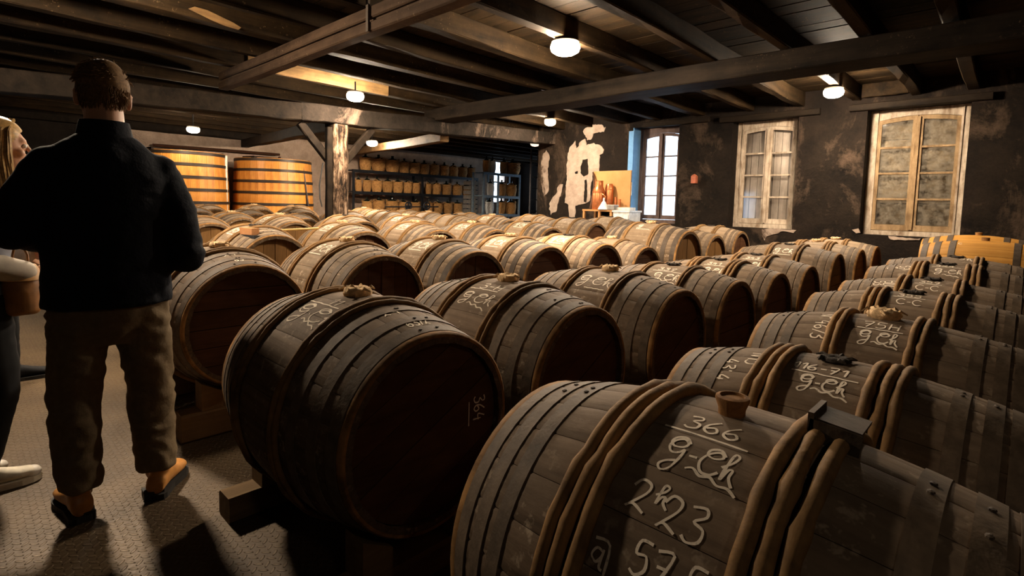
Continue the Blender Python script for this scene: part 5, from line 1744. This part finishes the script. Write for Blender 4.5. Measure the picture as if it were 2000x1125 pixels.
for s in (-1, 1):
    a = [Vector(p) for p in ARM[s]]
    limb(jk, [Vector((s * 0.13, -0.015, 1.435)), a[0], a[0].lerp(a[1], .5) + Vector((s * .012, -0.01, 0)), a[1], a[1].lerp(a[2], .55), a[2]], [0.075, 0.082, 0.085, 0.082, 0.070, 0.056], 18)
jacket = fuse(jk, 'jacket', 'navy', MAN, 0.011, 5, 0.0075, 3.0)
part('collar', MB().lathe([(0.100, 1.535), (0.094, 1.56), (0.086, 1.60), (0.083, 1.612), (0.078, 1.605), (0.078, 1.55)], 28, caps=False, c=(0, 0.0, 0)), 'navy', MAN, True)
tr = MB()
tr.rings([((0, 0, 0.70), (0.10, 0, 0), (0, 0.085, 0)), ((0, 0, 0.80), (0.165, 0, 0), (0, 0.118, 0)), ((0, -0.005, 0.90), (0.178, 0, 0), (0, 0.126, 0)), ((0, 0, 1.0), (0.170, 0, 0), (0, 0.118, 0))], 24)
for s in (-1, 1):
    l = [Vector(p) for p in LEG[s]]
    limb(tr, [l[0] + Vector((s * 0.003, 0, -0.04)), l[0].lerp(l[1], .45), l[1], l[1].lerp(l[2], .5) + Vector((0, -0.012, 0)), l[2] + Vector((0, -0.006, 0.13))], [0.108, 0.102, 0.090, 0.085, 0.079], 18)
    tr.tube([l[2] + Vector((0, -0.006, 0.15)), l[2] + Vector((0, -0.010, 0.075)), l[2] + Vector((0, -0.012, 0.022))], [0.078, 0.080, 0.076], 18)
fuse(tr, 'trousers', 'khaki', MAN, 0.010, 4, 0.014, 8.0)
FT = {-1: ((-0.115, -0.085, 0), (-0.165, 0.195, 0)), 1: ((0.125, -0.075, 0), (0.262, 0.160, 0))}
for s in (-1, 1):
    sh = MB()
    shoe(sh, FT[s][0], FT[s][1], 0.098, 0.105, 0.15)
    so = fuse(sh, 'boot', 'tanl', MAN, 0.007, 3)
    part('sole', sole(FT[s][0], FT[s][1], 0.096, 0.026, 0.003), 'sole', so)
    hz = Vector(FT[s][0])
    part('heel', MB().box((hz.x, hz.y + 0.035, 0.020), (0.074, 0.07, 0.036)), 'sole', so)
hair = MB()
hc = Vector(HC)
hair.ellipsoid(hc + Vector((0, -0.022, 0.040)), (0.089, 0.107, 0.108), None, 28, 20)
hairo = fuse(hair, 'hair', 'hairb', MAN, 0.012, 2, 0.004, 5.0)
bm = bmesh.new()
bm.from_mesh(hairo.data)
dead = [v for v in bm.verts if v.co.z < hc.z - 0.058 - 0.25 * max(0, (v.co.y - hc.y)) * 0 + (0.10 if v.co.y > hc.y + 0.055 else 0) or v.co.y > hc.y + 0.085]
bmesh.ops.delete(bm, geom=dead, context='VERTS')
bm.to_mesh(hairo.data)
bm.free()
ho = part('hair_tufts', strands(hc + Vector((0, -0.018, 0.030)), 0.087, 0.104, 0.108, 900, 0.022, (-0.5, 0.35, 0.05), 0.30, 3, -0.1, lambda x, y, z: z > 0.22 and (y < 0.75), 0.0026), 'hairb', hairo, True)
ho['kind'] = 'stuff'
h2 = part('hair_tufts', strands(hc + Vector((0, -0.020, 0.028)), 0.086, 0.105, 0.102, 1500, 0.018, (0, 0.15, -1.6), 0.10, 4, -0.85, lambda x, y, z: y < 0.45 and z < 0.75, 0.0018), 'hairb', hairo, True)
h2['kind'] = 'stuff'

# the fair haired woman at the left edge, in profile
WM = thing('person', 'fair haired woman in profile with grey jacket, black trousers and white sneakers', 'person', (-3.26, 0.035, 0), 0, 'visitors on the aisle')
WC = (-0.03, 0.115, 1.510)
body = MB()
head_pieces(body, WC, 1.0, True)
limb(body, [(-0.02, 0.05, 1.32), (-0.025, 0.075, 1.39), (-0.03, 0.09, 1.46)], [0.062, 0.054, 0.052])
body.rings([((0, 0.02, 0.86), (0.16, 0, 0), (0, 0.10, 0)), ((0, 0.02, 1.0), (0.125, 0, 0), (0, 0.085, 0)), ((0, 0.03, 1.16), (0.15, 0, 0), (0, 0.11, 0)), ((-0.01, 0.03, 1.28), (0.16, 0, 0), (0, 0.085, 0)), ((-0.015, 0.04, 1.35), (0.08, 0, 0), (0, 0.06, 0))])
ARM = {1: [(0.165, 0.03, 1.27), (0.195, 0.0, 1.02), (0.13, 0.185, 0.965)], -1: [(-0.175, 0.03, 1.27), (-0.20, 0.03, 1.02), (-0.13, 0.21, 1.03)]}
LEG = {1: [(0.085, 0.03, 0.84), (0.075, 0.075, 0.45), (0.06, 0.005, 0.09)], -1: [(-0.085, 0.02, 0.84), (-0.09, 0.02, 0.45), (-0.10, -0.10, 0.09)]}
for s in (-1, 1):
    limb(body, ARM[s], [0.044, 0.034, 0.025], 14)
    e, w = Vector(ARM[s][1]), Vector(ARM[s][2])
    hand(body, w, (w - e) + Vector((0, 0, -0.03)), (s * 0.9, 0, 0.45), -s)
    limb(body, LEG[s], [0.078, 0.052, 0.038], 14)
fuse(body, 'body', 'skin', WM, 0.0072, 2)
eyes(WM, WC, 1.0)
bl = MB()
bl.rings([((0, 0.02, 0.84), (0.178, 0, 0), (0, 0.125, 0)), ((0, 0.02, 1.0), (0.150, 0, 0), (0, 0.108, 0)), ((0, 0.032, 1.16), (0.172, 0, 0), (0, 0.128, 0)), ((-0.01, 0.032, 1.28), (0.176, 0, 0), (0, 0.105, 0)), ((-0.015, 0.04, 1.345), (0.092, 0, 0), (0, 0.075, 0))], 24)
for s in (-1, 1):
    a = [Vector(p) for p in ARM[s]]
    limb(bl, [a[0], a[0].lerp(a[1], .5), a[0].lerp(a[1], .8)], [0.064, 0.058, 0.055], 16)
fuse(bl, 'jacket', 'greyj', WM, 0.010, 4, 0.005, 11.0)
sv = MB()
a = [Vector(p) for p in ARM[1]]
limb(sv, [a[0].lerp(a[1], .75), a[1] + Vector((0.005, 0, 0)), a[1].lerp(a[2], .5) + Vector((0, 0, 0.004)), a[1].lerp(a[2], .88)], [0.056, 0.058, 0.056, 0.050], 16)
fuse(sv, 'sleeve', 'sleeve', WM, 0.008, 3, 0.006, 2.0)
sv = MB()
a = [Vector(p) for p in ARM[-1]]
limb(sv, [a[0].lerp(a[1], .75), a[1], a[1].lerp(a[2], .88)], [0.055, 0.055, 0.046], 16)
fuse(sv, 'sleeve', 'sleeve', WM, 0.008, 3, 0.005, 4.0)
part('shirt_collar', MB().prism([(-0.07, 1.24), (0.03, 1.24), (0.045, 1.38), (-0.005, 1.41), (-0.055, 1.41), (-0.10, 1.38)], 0.105, 0.142), 'shirt', WM)
tr = MB()
tr.rings([((0, 0.02, 0.72), (0.09, 0, 0), (0, 0.08, 0)), ((0, 0.02, 0.80), (0.155, 0, 0), (0, 0.108, 0)), ((0, 0.02, 0.95), (0.155, 0, 0), (0, 0.108, 0))], 22)
for s in (-1, 1):
    l = [Vector(p) for p in LEG[s]]
    limb(tr, [l[0], l[0].lerp(l[1], .5), l[1], l[1].lerp(l[2], .5), l[2] + Vector((0, 0, 0.02))], [0.095, 0.086, 0.070, 0.064, 0.056], 16)
fuse(tr, 'trousers', 'blackc', WM, 0.010, 4, 0.005, 6.0)
for s, hl, to in ((1, (0.06, -0.05, 0), (0.035, 0.195, 0)), (-1, (-0.10, -0.15, 0), (-0.13, 0.09, 0))):
    sh = MB()
    shoe(sh, hl, to, 0.086, 0.085, 0.10)
    so = fuse(sh, 'sneaker', 'canvas', WM, 0.007, 3)
    part('sole', sole(hl, to, 0.086, 0.026), 'canvas', so)
    tv = Vector(to)
    part('toe_cap', MB().ellipsoid(tv + Vector((0.003, -0.028, 0.036)), (0.040, 0.036, 0.026)), 'steel_w', so, True)
hc = Vector(WC)
hair = MB()
hair.ellipsoid(hc + Vector((0, -0.014, 0.028)), (0.090, 0.108, 0.112), None, 28, 20)
for s in (-1, 1):
    limb(hair, [hc + Vector((s * 0.070, -0.035, 0.05)), hc + Vector((s * 0.082, -0.03, -0.04)), hc + Vector((s * 0.076, -0.022, -0.13)), hc + Vector((s * 0.070, -0.01, -0.20))], [0.034, 0.030, 0.028, 0.014], 12)
limb(hair, [hc + Vector((0, -0.10, 0.0)), hc + Vector((0, -0.095, -0.10)), hc + Vector((0, -0.085, -0.19))], [0.05, 0.055, 0.03], 12)
hairw = fuse(hair, 'hair', 'hairy', WM, 0.010, 3, 0.006, 9.0)
bm = bmesh.new()
bm.from_mesh(hairw.data)
dead = [v for v in bm.verts if v.co.y > hc.y + 0.032 + (v.co.z - hc.z) * 0.58]
bmesh.ops.delete(bm, geom=dead, context='VERTS')
bm.to_mesh(hairw.data)
bm.free()
R_ = random.Random(21)
mb = MB()
for k in range(300):
    s = 1 if k % 2 else -1
    t = R_.uniform(0, 1)
    y0 = R_.uniform(-0.12, 0.012)
    p = [hc + Vector((s * 0.012 * R_.random(), 0.045 + y0 * 0.5, 0.128 + R_.uniform(-0.006, 0.006))),
         hc + Vector((s * (0.072 + R_.uniform(0, 0.014)), 0.022 + y0 * 0.8, 0.075)),
         hc + Vector((s * (0.094 + R_.uniform(-0.006, 0.012)), 0.018 + y0, -0.03)),
         hc + Vector((s * (0.090 + R_.uniform(-0.012, 0.014)), 0.026 + y0, -0.13)),
         hc + Vector((s * (0.074 + R_.uniform(-0.02, 0.016)), 0.036 + y0, -0.215 + R_.uniform(-0.03, 0.03)))]
    mb.tube(p, [0.003, 0.0045, 0.005, 0.0045, 0.0012], 4)
h2 = part('hair_locks', mb, 'hairy', hairw, True)
h2['kind'] = 'stuff'

# bag hanging from the woman's hand
bc = at(44, 562, X=-3.13)
BG = thing('handbag', 'brown leather handbag with a tan flap held beside the man', 'bag', (bc.x, bc.y, bc.z - 0.115))
bg = MB().rings([((0, 0, 0.0), (0.040, 0, 0), (0, 0.050, 0)), ((0, 0, 0.015), (0.052, 0, 0), (0, 0.060, 0)), ((0, -0.003, 0.10), (0.050, 0, 0), (0, 0.064, 0)), ((0, -0.005, 0.19), (0.036, 0, 0), (0, 0.058, 0)), ((0, -0.005, 0.205), (0.02, 0, 0), (0, 0.05, 0))], 20)
fuse(bg, 'bag_body', 'bag', BG, 0.006, 2, 0.005, 3.0)
part('flap', MB().rings([((0.012, -0.005, 0.150), (0.044, 0, 0), (0, 0.066, 0)), ((0.006, -0.006, 0.200), (0.040, 0, 0), (0, 0.062, 0)), ((0.0, -0.006, 0.217), (0.024, 0, 0), (0, 0.052, 0))], 20), 'bagflap', BG, True)
for dy in (-0.03, 0.022):
    part('strap', MB().tube([(0, dy, 0.20), (0, dy * 0.9, 0.26), (0.0, dy * 0.3 - 0.006, 0.315), (-0.012, -0.02, 0.33)], 0.005, 6), 'bag', BG, True)

# (third visitor) farther along the aisle
TP = thing('person', 'third visitor in black clothes and black ankle boots behind the woman', 'person', (-5.07, 0.20, 0), 0, 'visitors on the aisle')
TC = (0, -0.03, 1.46)
body = MB()
head_pieces(body, TC, 0.98, True)
limb(body, [(0, -0.05, 1.28), (0, -0.045, 1.40)], [0.06, 0.05])
body.rings([((0, 0, 0.84), (0.15, 0, 0), (0, 0.10, 0)), ((0, 0, 1.0), (0.12, 0, 0), (0, 0.085, 0)), ((0, -0.02, 1.15), (0.15, 0, 0), (0, 0.10, 0)), ((0, -0.03, 1.26), (0.15, 0, 0), (0, 0.08, 0)), ((0, -0.045, 1.32), (0.07, 0, 0), (0, 0.055, 0))])
LEG = {1: [(0.08, 0.0, 0.82), (0.075, 0.02, 0.44), (0.07, 0.03, 0.09)], -1: [(-0.08, 0.0, 0.82), (-0.08, -0.02, 0.44), (-0.085, -0.08, 0.09)]}
ARM = {s: [(s * 0.165, -0.03, 1.24), (s * 0.20, -0.02, 0.99), (s * 0.13, 0.12, 0.90)] for s in (-1, 1)}
for s in (-1, 1):
    limb(body, ARM[s], [0.042, 0.034, 0.025], 12)
    e, w = Vector(ARM[s][1]), Vector(ARM[s][2])
    hand(body, w, w - e, (s, 0, 0.4), -s)
    limb(body, LEG[s], [0.078, 0.052, 0.038], 12)
fuse(body, 'body', 'skin', TP, 0.008, 2)
eyes(TP, TC, 0.98)
ct = MB()
ct.rings([((0, 0, 0.74), (0.175, 0, 0), (0, 0.12, 0)), ((0, 0, 1.0), (0.145, 0, 0), (0, 0.105, 0)), ((0, -0.02, 1.15), (0.17, 0, 0), (0, 0.12, 0)), ((0, -0.03, 1.26), (0.165, 0, 0), (0, 0.10, 0)), ((0, -0.045, 1.33), (0.085, 0, 0), (0, 0.072, 0))], 22)
for s in (-1, 1):
    a = [Vector(p) for p in ARM[s]]
    limb(ct, [a[0], a[1], a[1].lerp(a[2], .9)], [0.062, 0.055, 0.044], 14)
fuse(ct, 'coat', 'blackc', TP, 0.011, 4, 0.005, 15.0)
tr = MB()
tr.rings([((0, 0, 0.70), (0.09, 0, 0), (0, 0.08, 0)), ((0, 0, 0.80), (0.15, 0, 0), (0, 0.105, 0)), ((0, 0, 0.9), (0.15, 0, 0), (0, 0.105, 0))], 20)
for s in (-1, 1):
    limb(tr, LEG[s], [0.092, 0.066, 0.050], 14)
fuse(tr, 'trousers', 'blackc', TP, 0.011, 4, 0.004, 1.0)
for hl, to in (((0.07, -0.015, 0), (0.05, 0.275, 0)), ((-0.085, -0.13, 0), (-0.11, 0.13, 0))):
    sh = MB()
    shoe(sh, hl, to, 0.080, 0.090, 0.16)
    so = fuse(sh, 'boot', 'blackc', TP, 0.008, 3)
    part('sole', sole(hl, to, 0.080, 0.024), 'sole', so)
hc = Vector(TC)
hair = MB().ellipsoid(hc + Vector((0, -0.025, 0.024)), (0.088, 0.100, 0.106), None, 24, 16)
limb(hair, [hc + Vector((0, -0.09, 0)), hc + Vector((0, -0.09, -0.12))], [0.055, 0.04], 12)
hh = fuse(hair, 'hair', 'haird', TP, 0.011, 2, 0.004, 2.0)
bm = bmesh.new()
bm.from_mesh(hh.data)
bmesh.ops.delete(bm, geom=[v for v in bm.verts if v.co.y > hc.y + 0.05 or (v.co.y > hc.y + 0.03 and v.co.z < hc.z + 0.05)], context='VERTS')
bm.to_mesh(hh.data)
bm.free()
hl = part('hair_locks', strands(hc + Vector((0, -0.025, 0.024)), 0.087, 0.099, 0.105, 420, 0.07, (0, -0.3, -1.2), 0.12, 8, -0.4, lambda x, y, z: y < 0.55, 0.0035), 'haird', hh, True)
hl['kind'] = 'stuff'
